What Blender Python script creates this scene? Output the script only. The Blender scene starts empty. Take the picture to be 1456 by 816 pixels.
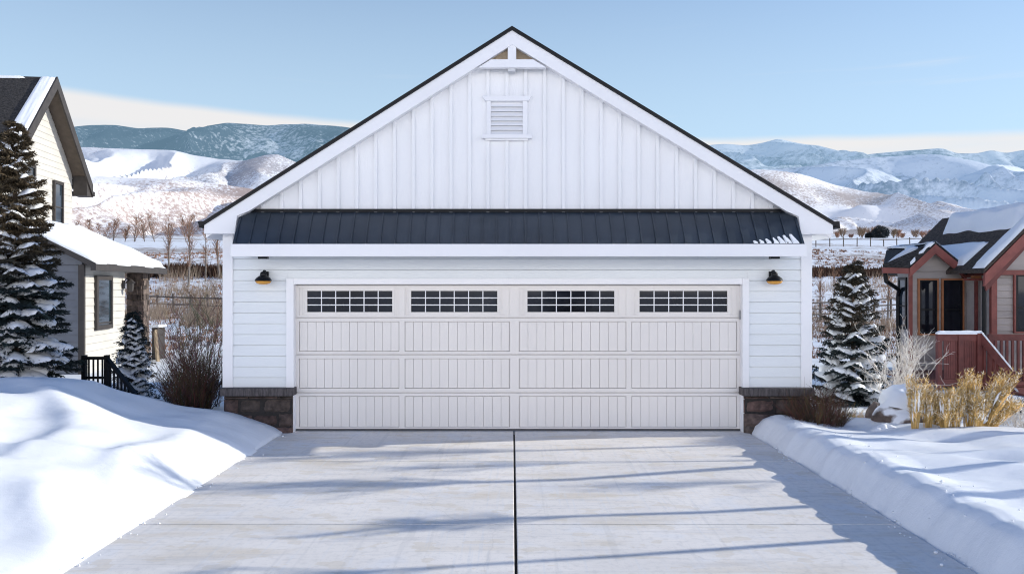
import bpy, math, random
import numpy as np
from mathutils import Vector, Matrix
random.seed(7); RNG = np.random.default_rng(7)
SC = bpy.context.scene; COL = SC.collection
R = math.radians
F = 1164.0; EYE = 2.12                      # focal length in photo pixels, eye height
def fx(px, Y): return (px - 728.0) / F * Y
def fz(py, Y): return EYE + (408.0 - py) / F * Y
SUN_AZ, SUN_EL = R(9.0), R(21)
# ------------------------------------------------------------------ helpers
class MB:
    def __init__(s): s.v = []; s.f = []; s.c = None
    def add(s, vs, fs, col=None):
        b = len(s.v); s.v += [tuple(p) for p in vs]; s.f += [tuple(i + b for i in f) for f in fs]
        if col is not None or s.c is not None:
            if s.c is None: s.c = [(1, 1, 1)] * b
            s.c += [col if col is not None else (1, 1, 1)] * len(vs)
        return s
    def box(s, x0, x1, y0, y1, z0, z1, col=None):
        if x0 > x1: x0, x1 = x1, x0
        if y0 > y1: y0, y1 = y1, y0
        if z0 > z1: z0, z1 = z1, z0
        v = [(x0,y0,z0),(x1,y0,z0),(x1,y1,z0),(x0,y1,z0),(x0,y0,z1),(x1,y0,z1),(x1,y1,z1),(x0,y1,z1)]
        return s.add(v, [(3,2,1,0),(4,5,6,7),(0,1,5,4),(1,2,6,5),(2,3,7,6),(3,0,4,7)], col)
    def prism(s, poly, axis, a, b, col=None):
        n = len(poly)
        def mk(p, t):
            return (p[0], t, p[1]) if axis == 'y' else ((t, p[0], p[1]) if axis == 'x' else (p[0], p[1], t))
        v = [mk(p, a) for p in poly] + [mk(p, b) for p in poly]
        f = [tuple(range(n))[::-1], tuple(range(n, 2*n))] + [(i, (i+1) % n, n+(i+1) % n, n+i) for i in range(n)]
        return s.add(v, f, col)
    def tube(s, pts, rad, n=6, cap=True, col=None):
        pts = [Vector(p) for p in pts]; k = len(pts)
        if not hasattr(rad, '__len__'): rad = [rad] * k
        vs = []
        for i, p in enumerate(pts):
            d = (pts[min(i+1, k-1)] - pts[max(i-1, 0)])
            d = d.normalized() if d.length > 1e-9 else Vector((0,0,1))
            a = d.cross(Vector((0,0,1)) if abs(d.z) < .95 else Vector((1,0,0))).normalized(); b = d.cross(a)
            for j in range(n):
                t = 2*math.pi*j/n
                vs.append(p + (a*math.cos(t) + b*math.sin(t)) * rad[i])
        fs = [(i*n+j, i*n+(j+1) % n, (i+1)*n+(j+1) % n, (i+1)*n+j) for i in range(k-1) for j in range(n)]
        if cap: fs += [tuple(range(n))[::-1], tuple((k-1)*n+j for j in range(n))]
        return s.add(vs, fs, col)
    def bar(s, p, q, w, h):                  # rectangular bar between two points, h is vertical size
        p = Vector(p); q = Vector(q); d = (q-p).normalized()
        a = d.cross(Vector((0,0,1)) if abs(d.z) < .98 else Vector((0,1,0))).normalized(); b = a.cross(d)
        vs = [e + a*sx*w/2 + b*sz*h/2 for e in (p, q) for sx, sz in ((-1,-1),(1,-1),(1,1),(-1,1))]
        return s.add(vs, [(3,2,1,0),(4,5,6,7),(0,1,5,4),(1,2,6,5),(2,3,7,6),(3,0,4,7)])
    def lathe(s, prof, c, n=24):
        vs = [(c[0]+r*math.cos(2*math.pi*j/n), c[1]+r*math.sin(2*math.pi*j/n), c[2]+z) for r, z in prof for j in range(n)]
        fs = [(i*n+j, i*n+(j+1) % n, (i+1)*n+(j+1) % n, (i+1)*n+j) for i in range(len(prof)-1) for j in range(n)]
        fs += [tuple(range(n))[::-1], tuple((len(prof)-1)*n+j for j in range(n))]
        return s.add(vs, fs)
    def lap(s, o, u, nrm, length, z0, z1, exp=.16, dep=.016, gap=.009):   # clapboards: one zigzag sheet
        o = Vector(o); u = Vector(u); nrm = Vector(nrm); prof = []; z = z0
        while z < z1 - 1e-4:
            zt = min(z + exp, z1)
            prof += [(z, -.012), (z+gap, -.012), (z+gap, dep), (zt, dep*.25)]; z = zt
        vs = [o + u*a + Vector((0,0,zz)) + nrm*d for zz, d in prof for a in (0, length)]
        return s.add(vs, [(2*i, 2*i+1, 2*i+3, 2*i+2) for i in range(len(prof)-1)])
    def build(s, name, m, parent=None, smooth=False, bevel=0, origin=None):
        me = bpy.data.meshes.new(name)
        v = np.array(s.v, float)
        if origin is None: origin = tuple(parent.location) if parent is not None and not parent.get('_local') else (0,0,0)
        if len(v): v = v - np.array(origin)
        me.from_pydata(v.tolist(), [], s.f); me.update()
        if s.c is not None:
            at = me.color_attributes.new('Col', 'FLOAT_COLOR', 'POINT')
            at.data.foreach_set('color', np.hstack([np.array(s.c, float), np.ones((len(s.c), 1))]).astype(np.float32).ravel())
        return finish(me, name, m, parent, smooth, bevel, None if parent else origin)
def finish(me, name, m, parent=None, smooth=False, bevel=0, origin=None):
    me.materials.append(m)
    if smooth: me.polygons.foreach_set('use_smooth', [True]*len(me.polygons))
    o = bpy.data.objects.new(name, me); COL.objects.link(o)
    if parent is not None: o.parent = parent
    elif origin: o.location = origin
    if bevel:
        b = o.modifiers.new('bevel', 'BEVEL'); b.width = bevel; b.segments = 2; b.limit_method = 'ANGLE'; b.angle_limit = R(40)
    return o
def np_mesh(name, V, FA, m, parent=None, smooth=False, col=None, origin=(0,0,0)):
    V = np.asarray(V, np.float32) - np.array(origin, np.float32); FA = np.asarray(FA, np.int32); k = FA.shape[1]
    me = bpy.data.meshes.new(name); me.vertices.add(len(V)); me.vertices.foreach_set('co', V.ravel())
    me.loops.add(FA.size); me.loops.foreach_set('vertex_index', FA.ravel())
    me.polygons.add(len(FA)); me.polygons.foreach_set('loop_start', np.arange(0, FA.size, k, dtype=np.int32))
    me.update(calc_edges=True); me.validate()
    if col is not None:
        at = me.color_attributes.new('Col', 'FLOAT_COLOR', 'POINT')
        at.data.foreach_set('color', np.hstack([col, np.ones((len(col), 1))]).astype(np.float32).ravel())
    return finish(me, name, m, parent, smooth, 0, origin if parent is None else None)
def thing(name, label, cat, loc=(0,0,0), rz=0, group=None, local=False):
    o = bpy.data.objects.new(name, None); COL.objects.link(o); o.location = loc; o.rotation_euler = (0,0,rz)
    o.empty_display_size = .2
    o['label'] = label; o['category'] = cat
    if group: o['group'] = group
    if local: o['_local'] = 1
    return o
def dup(root, loc, rz=0, label=None, scale=1, group=None):
    def cp(o, par):
        c = o.copy(); COL.objects.link(c)
        if par is not None: c.parent = par
        for ch in list(o.children): cp(ch, c)
        return c
    r = cp(root, None); r.location = loc; r.rotation_euler = (0,0,rz); r.scale = (scale,)*3
    if label: r['label'] = label
    if group: r['group'] = group
    return r
# ------------------------------------------------------------------ noise
def _h(ix, iy, seed):
    n = (ix.astype(np.int64)*374761393 + iy.astype(np.int64)*668265263 + seed*2147483647) & 0xffffffff
    n = ((n ^ (n >> 13)) * 1274126177) & 0xffffffff
    return ((n ^ (n >> 16)) & 0xffff) / 65535.0 * 2*np.pi
def pn(x, y, seed=0):
    x = np.asarray(x, float); y = np.asarray(y, float); x, y = np.broadcast_arrays(x, y)
    ix = np.floor(x); iy = np.floor(y); dx = x-ix; dy = y-iy
    def g(a, b):
        t = _h(ix+a, iy+b, seed); return np.cos(t)*(dx-a) + np.sin(t)*(dy-b)
    u = dx*dx*dx*(dx*(dx*6-15)+10); w = dy*dy*dy*(dy*(dy*6-15)+10)
    return ((g(0,0)*(1-u)+g(1,0)*u)*(1-w) + (g(0,1)*(1-u)+g(1,1)*u)*w) * 1.4
def fbm(x, y, seed=0, o=4):
    r = 0; a = 1
    for i in range(o): r = r + a*pn(x*2**i, y*2**i, seed+i*17); a *= .5
    return r
def sst(a, b, x):
    t = np.clip((x-a)/(b-a), 0, 1); return t*t*(3-2*t)
# ------------------------------------------------------------------ materials
def mat(name, base, rough=.6, var=.12, vscale=3.0, bump=0., bscale=40., spec=.4, metal=0., vcol=False, stretch=None, col2=None, haze=None, det=4):
    m = bpy.data.materials.new(name); m.use_nodes = True; N = m.node_tree.nodes; L = m.node_tree.links
    b = N['Principled BSDF']; b.inputs['Roughness'].default_value = rough; b.inputs['Metallic'].default_value = metal
    b.inputs['Specular IOR Level'].default_value = spec
    tc = N.new('ShaderNodeTexCoord'); src = tc.outputs['Object']
    if stretch:
        mp = N.new('ShaderNodeMapping'); mp.inputs['Scale'].default_value = stretch; L.new(src, mp.inputs['Vector']); src = mp.outputs['Vector']
    nz = N.new('ShaderNodeTexNoise'); nz.inputs['Scale'].default_value = vscale; nz.inputs['Detail'].default_value = det; L.new(src, nz.inputs['Vector'])
    mx = N.new('ShaderNodeMix'); mx.data_type = 'RGBA'
    c1 = base; c2 = col2 if col2 else tuple(max(0, c*(1-var*2)) for c in base)
    if not col2: c1 = tuple(min(1, c*(1+var*.6)) for c in base)
    mx.inputs['A'].default_value = (*c1, 1); mx.inputs['B'].default_value = (*c2, 1)
    rp = N.new('ShaderNodeMapRange'); rp.inputs['From Min'].default_value = .3; rp.inputs['From Max'].default_value = .7
    L.new(nz.outputs['Fac'], rp.inputs['Value']); L.new(rp.outputs['Result'], mx.inputs['Factor'])
    out = mx.outputs['Result']
    if vcol:
        at = N.new('ShaderNodeAttribute'); at.attribute_name = 'Col'
        mu = N.new('ShaderNodeMix'); mu.data_type = 'RGBA'; mu.blend_type = 'MULTIPLY'; mu.inputs['Factor'].default_value = 1
        L.new(out, mu.inputs['A']); L.new(at.outputs['Color'], mu.inputs['B']); out = mu.outputs['Result']
    L.new(out, b.inputs['Base Color'])
    if bump:
        n2 = N.new('ShaderNodeTexNoise'); n2.inputs['Scale'].default_value = bscale; n2.inputs['Detail'].default_value = 5; L.new(src, n2.inputs['Vector'])
        bp = N.new('ShaderNodeBump'); bp.inputs['Strength'].default_value = bump; bp.inputs['Distance'].default_value = .02
        L.new(n2.outputs['Fac'], bp.inputs['Height']); L.new(bp.outputs['Normal'], b.inputs['Normal'])
    m['_out'] = out.node.name
    if haze: add_haze(m, *haze)
    return m
def add_haze(m, col, fac):                   # aerial perspective of a distant range; on foothills the glow also stands for sunlight
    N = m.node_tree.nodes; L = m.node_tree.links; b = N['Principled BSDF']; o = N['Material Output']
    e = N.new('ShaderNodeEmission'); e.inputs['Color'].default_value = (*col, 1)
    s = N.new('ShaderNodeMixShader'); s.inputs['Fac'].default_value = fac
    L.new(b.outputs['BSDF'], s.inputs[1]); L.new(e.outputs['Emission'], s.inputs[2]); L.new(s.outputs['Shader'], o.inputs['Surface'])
def glass(name, base=(.012,.014,.018), rough=.03, spec=.5):
    return mat(name, base, rough, .3, 1.5, spec=spec)
M = {}
M['white'] = mat('white_paint', (.84,.84,.86), .5, .02, 1.3, .06, 90)
M['batten'] = mat('gable_board_paint', (.86,.86,.87), .55, .025, 2.2, .18, 60, stretch=(1,1,.25))
M['siding'] = mat('white_siding_paint', (.76,.79,.81), .5, .025, 2.0, .12, 70, stretch=(.2,1,1))
M['door'] = mat('garage_door_paint', (.77,.735,.705), .45, .02, 1.2, .06, 80, stretch=(1,1,.4))
M['black_metal'] = mat('black_metal', (.006,.007,.010), .4, .2, 8, spec=.2)
M['roof_metal'] = mat('slate_metal_roof', (.042,.056,.076), .38, .12, 2.5, .05, 20, metal=.15)
M['grey_soffit'] = mat('soffit_paint', (.62,.63,.65), .6, .04, 4)
M['amber'] = mat('amber_glass', (.62,.30,.05), .15, .1, 9)
M['stone'] = mat('brown_stone', (.12,.085,.075), .85, .35, 9, .8, 26, vcol=True)
M['cap'] = mat('dark_stone_cap', (.10,.088,.09), .8, .3, 14, .6, 50, stretch=(3,1,.6))
M['mortar'] = mat('dark_mortar', (.03,.026,.025), .9, .2, 20)
M['pane'] = glass('dark_window_glass', (.014,.016,.024), .04, .35)
M['pane_sky'] = glass('window_glass', (.03,.045,.06), .04, 1.0)
M['cream'] = mat('cream_siding', (.55,.525,.48), .7, .05, 3, .15, 40, stretch=(.4,.4,1))
M['grey_siding'] = mat('cool_grey_siding', (.17,.18,.20), .7, .08, 3, .15, 40)
M['taupe'] = mat('taupe_siding', (.40,.36,.34), .7, .1, 3, .2, 40, stretch=(.3,1,1.5))
M['brown_trim'] = mat('dark_brown_trim', (.05,.042,.038), .55, .15, 5)
M['soffit_brown'] = mat('brown_soffit', (.11,.085,.065), .6, .12, 6)
M['shingle'] = mat('dark_shingles', (.045,.042,.042), .9, .45, 14, .9, 30, stretch=(1,1,3))
M['shingle_brown'] = mat('brown_shingles', (.075,.058,.048), .9, .3, 12, .9, 30, stretch=(1,1,3))
M['red'] = mat('barn_red_paint', (.24,.068,.055), .55, .14, 4, .15, 30)
M['red_dark'] = mat('dark_red_stain', (.155,.040,.034), .55, .18, 6, .2, 30)
M['orange_trim'] = mat('rust_window_trim', (.40,.16,.07), .6, .12, 5)
M['bark'] = mat('bark', (.13,.095,.07), .9, .35, 12, .9, 30, stretch=(1,1,.3))
M['grey_bark'] = mat('grey_bark', (.21,.185,.165), .9, .3, 12, .5, 30, stretch=(1,1,.3))
M['needle'] = mat('spruce_needles', (.8,.8,.8), .7, .25, 4, vcol=True, spec=.2)
M['twig_brown'] = mat('brown_twigs', (.15,.095,.065), .85, .3, 5, vcol=True, spec=.2)
M['dry_tan'] = mat('dry_tan_stalks', (.40,.325,.25), .9, .25, 5, vcol=True, spec=.1)
M['frost'] = mat('frosted_twigs', (.86,.85,.83), .7, .2, 14, col2=(.50,.42,.33))
M['straw'] = mat('golden_grass', (.84,.60,.25), .75, .25, 7, vcol=True, spec=.2)
M['rock'] = mat('brown_rock', (.19,.145,.12), .9, .35, 5, .9, 12)
M['wood'] = mat('weathered_wood', (.22,.17,.12), .85, .3, 6, .4, 20, stretch=(4,4,.6))
M['fence'] = mat('grey_fence_wood', (.13,.11,.10), .9, .3, 8)
M['tan_wood'] = mat('tan_lumber', (.45,.35,.24), .8, .2, 6)
# snow
def snow_mat(name, tint=(.86,.885,.92), b1=.35, b2=.45):
    m = mat(name, tint, .55, .01, 2.0, spec=.25)
    N = m.node_tree.nodes; L = m.node_tree.links; b = N['Principled BSDF']; tc = N['Texture Coordinate']
    n1 = N.new('ShaderNodeTexNoise'); n1.inputs['Scale'].default_value = 130; n1.inputs['Detail'].default_value = 3
    n2 = N.new('ShaderNodeTexNoise'); n2.inputs['Scale'].default_value = 7; n2.inputs['Detail'].default_value = 6
    mp = N.new('ShaderNodeMapping'); mp.inputs['Scale'].default_value = (.7,1.6,1); mp.inputs['Rotation'].default_value = (0,0,.3)
    L.new(tc.outputs['Object'], mp.inputs['Vector']); L.new(mp.outputs['Vector'], n2.inputs['Vector']); L.new(tc.outputs['Object'], n1.inputs['Vector'])
    p1 = N.new('ShaderNodeBump'); p1.inputs['Strength'].default_value = b1; p1.inputs['Distance'].default_value = .006
    p2 = N.new('ShaderNodeBump'); p2.inputs['Strength'].default_value = b2; p2.inputs['Distance'].default_value = .02
    L.new(n1.outputs['Fac'], p1.inputs['Height']); L.new(n2.outputs['Fac'], p2.inputs['Height']); L.new(p2.outputs['Normal'], p1.inputs['Normal'])
    L.new(p1.outputs['Normal'], b.inputs['Normal'])
    return m
M['snow'] = snow_mat('snow'); M['roof_snow_and_sun_strips'] = snow_mat('roof_snow_and_sun_strips', b1=.15, b2=.3)  # white for snow and for sun-lit strips on the lower metal roof
# ground: snow close by, sage and dry grass poking through it in the fields beyond
def ground_mat():
    m = snow_mat('snow_ground'); N = m.node_tree.nodes; L = m.node_tree.links; b = N['Principled BSDF']
    base = N[m['_out']].outputs['Result']
    g = N.new('ShaderNodeNewGeometry'); sx = N.new('ShaderNodeSeparateXYZ'); L.new(g.outputs['Position'], sx.inputs[0])
    far = N.new('ShaderNodeMapRange'); far.inputs['From Min'].default_value = 21; far.inputs['From Max'].default_value = 30; L.new(sx.outputs['Y'], far.inputs['Value'])
    n = N.new('ShaderNodeTexNoise'); n.inputs['Scale'].default_value = .9; n.inputs['Detail'].default_value = 9; n.inputs['Roughness'].default_value = .75; L.new(g.outputs['Position'], n.inputs['Vector'])
    n2 = N.new('ShaderNodeTexNoise'); n2.inputs['Scale'].default_value = .05; n2.inputs['Detail'].default_value = 3
    mp = N.new('ShaderNodeMapping'); mp.inputs['Scale'].default_value = (.35,1.6,1); L.new(g.outputs['Position'], mp.inputs['Vector']); L.new(mp.outputs['Vector'], n2.inputs['Vector'])
    ad = N.new('ShaderNodeMath'); ad.operation = 'MULTIPLY_ADD'; ad.inputs[1].default_value = .9; ad.inputs[2].default_value = -.45; L.new(n2.outputs['Fac'], ad.inputs[0])
    sm = N.new('ShaderNodeMath'); sm.operation = 'ADD'; L.new(n.outputs['Fac'], sm.inputs[0]); L.new(ad.outputs[0], sm.inputs[1])
    th = N.new('ShaderNodeMapRange'); th.inputs['From Min'].default_value = .5; th.inputs['From Max'].default_value = .62; th.inputs['To Max'].default_value = .8; L.new(sm.outputs[0], th.inputs['Value'])
    mu = N.new('ShaderNodeMath'); mu.operation = 'MULTIPLY'; L.new(far.outputs['Result'], mu.inputs[0]); L.new(th.outputs['Result'], mu.inputs[1])
    mx = N.new('ShaderNodeMix'); mx.data_type = 'RGBA'; mx.inputs['B'].default_value = (.30,.225,.17,1)
    L.new(mu.outputs[0], mx.inputs['Factor']); L.new(base, mx.inputs['A']); L.new(mx.outputs['Result'], b.inputs['Base Color'])
    return m
M['ground'] = ground_mat()
def hill_mat(name, snow, brush, scale, cover, soft, big, haze_col, haze, bump=0., patch=None):
    m = mat(name, snow, .8, .01, 1, spec=.1); N = m.node_tree.nodes; L = m.node_tree.links; b = N['Principled BSDF']
    g = N.new('ShaderNodeNewGeometry')
    n = N.new('ShaderNodeTexNoise'); n.inputs['Scale'].default_value = scale; n.inputs['Detail'].default_value = 6; n.inputs['Roughness'].default_value = .7; L.new(g.outputs['Position'], n.inputs['Vector'])
    n2 = N.new('ShaderNodeTexNoise'); n2.inputs['Scale'].default_value = big; n2.inputs['Detail'].default_value = 4; L.new(g.outputs['Position'], n2.inputs['Vector'])
    ad = N.new('ShaderNodeMath'); ad.operation = 'MULTIPLY_ADD'; ad.inputs[1].default_value = 1.1; ad.inputs[2].default_value = -.55; L.new(n2.outputs['Fac'], ad.inputs[0])
    sm = N.new('ShaderNodeMath'); sm.operation = 'ADD'; L.new(n.outputs['Fac'], sm.inputs[0]); L.new(ad.outputs[0], sm.inputs[1])
    th = N.new('ShaderNodeMapRange'); th.inputs['From Min'].default_value = cover; th.inputs['From Max'].default_value = cover+soft; L.new(sm.outputs[0], th.inputs['Value'])
    mx = N.new('ShaderNodeMix'); mx.data_type = 'RGBA'; mx.inputs['A'].default_value = (*snow, 1); mx.inputs['B'].default_value = (*brush, 1)
    L.new(th.outputs['Result'], mx.inputs['Factor']); L.new(mx.outputs['Result'], b.inputs['Base Color'])
    if bump:
        bp = N.new('ShaderNodeBump'); bp.inputs['Strength'].default_value = bump; bp.inputs['Distance'].default_value = 1.5/scale*.3
        L.new(n.outputs['Fac'], bp.inputs['Height']); L.new(bp.outputs['Normal'], b.inputs['Normal'])
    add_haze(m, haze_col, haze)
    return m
# ------------------------------------------------------------------ terrain
def Hgt(x, y):
    x = np.asarray(x, float); y = np.asarray(y, float); x, y = np.broadcast_arrays(x, y)
    rise = np.interp(y, [-60,20,26,45,57,60,63,110,160,230,450], [0,0,.05,.6,2.6,3.3,4.2,8.0,11.6,16,24])
    rise = rise + sst(24, 60, y)*(fbm(x/24, y/18, 5, 3)*.35) + sst(80, 200, y)*fbm(x/60, y/40, 9, 3)*.9
    wl = x + .05*pn(y*1.1, x*0+3, 31) + .03*pn(y*3.3, x*0+1, 33)
    s = -3.30 - wl
    left = np.interp(s, [0,.12,.3,.8,1.6,2.1,2.7,3.9,6,10,20], [0,.07,.15,.30,.43,.58,.75,.86,.92,.85,.5])
    left = left * np.interp(y, [-12,0,4,7,9.5,11,11.8,13,14.5,18,22], [.5,.6,.66,.75,.9,1,1,.5,.1,-.02,0])
    dr = np.exp(-((y-8.55-.22*np.sin(1.7*x+.4))/.22)**2)*.085 + np.exp(-((y-7.1-.3*np.sin(1.3*x+2))/.35)**2)*.06
    dr = dr + np.where(y < 8.55, np.exp(-((y-8.2)/.6)**2)*-.03, 0)
    near = sst(13.5, 11.5, y)
    for off, amp, y0_, wd_ in ((.25, .15, 8.6, 1.5), (1.55, .17, 9.0, 1.9), (3.0, .16, 8.2, 2.2), (1.0, .09, 6.4, 1.0)):
        cq = -3.35 - off - .32*np.sin(1.5*(y-7.2)+off) - .42*(y-8.4)
        q = cq - x; win = np.exp(-((y-y0_)/wd_)**4)
        dr = dr + amp*win*np.where(q < 0, np.exp(-(q/.75)**2), np.exp(-(q/.26)**2))
    left = left + sst(.05, .9, s)*(dr + .10*pn(x*.45+9, y*.85, 41) + .035*pn(x*1.3, y*2.1+.5*x, 42))*near
    sr = x + .04*pn(y*1.3, x*0+7, 36) + .02*pn(y*4.1, x*0+2, 37) - 3.475
    ch = .36 + .06*pn(y*.9, x*0, 51) + .05*pn(y*2.3, x*0+4, 52) + .02*pn(y*6, x*0+4, 53)
    prof = np.interp(sr, [0,.06,.16,.26,.38,.7,1.3,2.5,5,9,20], [0,.40,.82,.97,1.0,.86,.80,.86,.9,.7,.4])
    right = ch*prof * np.interp(y, [-12,0,4,9,11.6,13,15,18,22], [.7,.85,.95,1,.75,.5,.4,.2,0])
    d2 = .10*pn(x*.55+.6*y, y*.95, 61) + .05*pn(x*1.2+y*.9, y*1.9, 62)
    right = right + sst(.25, 1.3, sr)*d2*sst(14, 11.5, y)
    z = np.where(x < -3.0, left, np.where(x > 3.2, right, 0))
    z = np.where((x > -3.33) & (x < 3.50) & (y < 12.05) & (z < .004), -.07, z)
    inside = (np.abs(x-.07) < 4.1) & (y > 12.05) & (y < 19)
    return np.where(inside, -.07, z) + rise + np.where((s > .3) | (sr > .3), .012*pn(x*2.2, y*3, 71), 0)*sst(24, 14, y)
def spaced(segs):
    a = [segs[0][0]]
    for lo, hi, st in segs: a += list(np.linspace(lo, hi, max(2, int(round((hi-lo)/st))+1))[1:])
    return np.array(a)
gxs = np.concatenate([-np.geomspace(14, 900, 46)[::-1], spaced([(-14,-8,.16),(-8,-5,.08),(-5,-3.1,.04),(-3.1,3.3,.4),(3.3,4.3,.03),(4.3,8,.07),(8,14,.16)])[1:-1], np.geomspace(14, 900, 46)])
gys = np.concatenate([-np.geomspace(3, 300, 22)[::-1], spaced([(-3,3,.3),(3,13,.055),(13,20,.16)])[1:], np.geomspace(20.2, 520, 110)])
def grid_mesh(name, X, Y, Z, m, smooth=True):
    ny, nx = X.shape; V = np.stack([X, Y, Z], -1).reshape(-1, 3); i = np.arange(ny*nx).reshape(ny, nx)
    FA = np.stack([i[:-1,:-1], i[:-1,1:], i[1:,1:], i[1:,:-1]], -1).reshape(-1, 4)
    return np_mesh(name, V, FA, m, None, smooth)
GX, GY = np.meshgrid(gxs, gys)
o = grid_mesh('snow_ground', GX, GY, Hgt(GX, GY), M['ground']); o['kind'] = 'structure'
def gz(x, y): return float(Hgt(np.array([x]), np.array([y]))[0])
# hills ---------------------------------------------------------------
def hill(name, pts, Yr, y0, m, spur=.3, lam=60, seed=1, back=1.6, zb=None, rough=.02, ncol=520, nrow=150, edge=.0, pw=1.0):
    P = sorted(pts); hx = np.array([fx(p[0], Yr) for p in P]); hz = np.array([fz(p[1], Yr) for p in P])
    w = (hx[-1]-hx[0]); X1 = np.linspace(hx[0]-w*.05, hx[-1]+w*.05, ncol)
    zr = np.interp(X1, hx, hz); k = max(3, ncol//60); ker = np.hanning(k+2)[1:-1]; ker /= ker.sum()
    zr = np.convolve(np.pad(zr, k, mode='edge'), ker, mode='same')[k:-k]
    zb = zb if zb is not None else gz(0, min(y0, 440)) - 2
    T = np.concatenate([np.linspace(0, 1, nrow), 1+np.geomspace(.02, back-1, nrow//4)])
    X, TT = np.meshgrid(X1, T); ridge_w = (Yr-y0)*.03*pn(X1/(lam*3), X1*0+5.5, seed+3)
    Yy = y0 + (Yr + ridge_w[None, :] - y0)*np.minimum(TT, 1) + np.maximum(TT-1, 0)*(Yr-y0)
    t = np.minimum(TT, 1); up = (t*.6 + .4*t*t*(3-2*t))**pw
    dn = np.where(TT > 1, np.clip(1-(TT-1)/(back-1)*.9, 0, 1), 1)
    hgt = (zr-zb)[None, :]
    wx = X/lam + 1.1*pn(X/(lam*2.5), Yy/(lam*2.5), seed+1) + .35*pn(X/lam*1.3, Yy/lam*1.3, seed+2)
    r1 = np.abs(pn(wx, Yy/(lam*3.2), seed))*1.5; r2 = np.abs(pn(wx*2.3+3, Yy/(lam*1.5), seed+9))*.65 + np.abs(pn(wx*5.1+7, Yy/(lam*.7), seed+12))*.14
    env = np.clip(4*t*(1-t), 0, 1)**.9
    Z = zb + hgt*up*dn - hgt*spur*env*(np.clip(r1, 0, 1)*.85 + r2*.30 - .03)
    Z = Z + hgt*rough*fbm(X/(lam*.35), Yy/(lam*.35), seed+20, 4)*(.35+env)
    if edge: Z = Z - hgt*np.clip((np.abs(np.linspace(-1,1,ncol))-(1-edge))/edge, 0, 1)[None, :]**2
    ob = grid_mesh(name, X, Yy, Z, m); ob['kind'] = 'structure'
    return ob
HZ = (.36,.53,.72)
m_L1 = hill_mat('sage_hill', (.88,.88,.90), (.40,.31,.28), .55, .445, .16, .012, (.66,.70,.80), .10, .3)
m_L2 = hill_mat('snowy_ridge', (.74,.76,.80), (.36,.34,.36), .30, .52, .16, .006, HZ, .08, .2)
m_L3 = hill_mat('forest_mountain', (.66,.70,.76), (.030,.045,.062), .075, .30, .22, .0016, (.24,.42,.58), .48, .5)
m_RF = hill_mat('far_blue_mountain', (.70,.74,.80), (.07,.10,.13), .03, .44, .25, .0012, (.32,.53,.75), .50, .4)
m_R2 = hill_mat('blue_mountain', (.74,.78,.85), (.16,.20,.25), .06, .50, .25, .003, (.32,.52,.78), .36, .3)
m_R1 = hill_mat('snowy_foothill', (.90,.90,.92), (.42,.36,.34), .40, .50, .16, .012, (.66,.72,.83), .18, .3)  # bright haze glow also lifts its shaded slopes as if sunlit
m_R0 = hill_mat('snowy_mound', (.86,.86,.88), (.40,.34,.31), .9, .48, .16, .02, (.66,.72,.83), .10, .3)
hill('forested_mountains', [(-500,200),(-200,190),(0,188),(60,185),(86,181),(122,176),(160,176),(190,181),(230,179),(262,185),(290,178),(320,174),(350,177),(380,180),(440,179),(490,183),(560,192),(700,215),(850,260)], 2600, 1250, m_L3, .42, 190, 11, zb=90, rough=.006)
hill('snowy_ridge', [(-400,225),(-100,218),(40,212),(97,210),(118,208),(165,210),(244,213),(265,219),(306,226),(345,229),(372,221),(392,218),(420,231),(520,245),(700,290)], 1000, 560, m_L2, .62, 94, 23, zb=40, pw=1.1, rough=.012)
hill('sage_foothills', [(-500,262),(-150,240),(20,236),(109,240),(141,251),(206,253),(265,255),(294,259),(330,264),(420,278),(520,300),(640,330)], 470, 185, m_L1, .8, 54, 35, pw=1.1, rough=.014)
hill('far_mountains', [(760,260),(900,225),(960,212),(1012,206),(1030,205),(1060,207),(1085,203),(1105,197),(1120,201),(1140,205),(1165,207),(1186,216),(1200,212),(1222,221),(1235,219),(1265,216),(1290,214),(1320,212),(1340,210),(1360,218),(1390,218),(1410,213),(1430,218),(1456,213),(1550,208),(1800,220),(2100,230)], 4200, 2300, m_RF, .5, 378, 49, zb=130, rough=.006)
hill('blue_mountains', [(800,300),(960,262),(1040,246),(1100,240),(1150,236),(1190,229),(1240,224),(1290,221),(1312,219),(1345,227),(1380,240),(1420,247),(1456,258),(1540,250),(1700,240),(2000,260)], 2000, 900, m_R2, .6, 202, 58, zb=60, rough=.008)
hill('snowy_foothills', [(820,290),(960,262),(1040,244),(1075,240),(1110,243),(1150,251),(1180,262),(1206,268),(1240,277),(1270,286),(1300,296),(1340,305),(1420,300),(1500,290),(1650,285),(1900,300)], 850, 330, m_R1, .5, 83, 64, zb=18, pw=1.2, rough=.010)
hill('snowy_mounds', [(1180,330),(1230,324),(1262,321),(1285,313),(1310,303),(1338,297),(1360,300),(1384,308),(1400,303),(1420,293),(1445,294),(1470,300),(1520,292),(1650,300),(1800,320)], 340, 235, m_R0, .18, 40, 72, zb=12, rough=.008)
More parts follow.
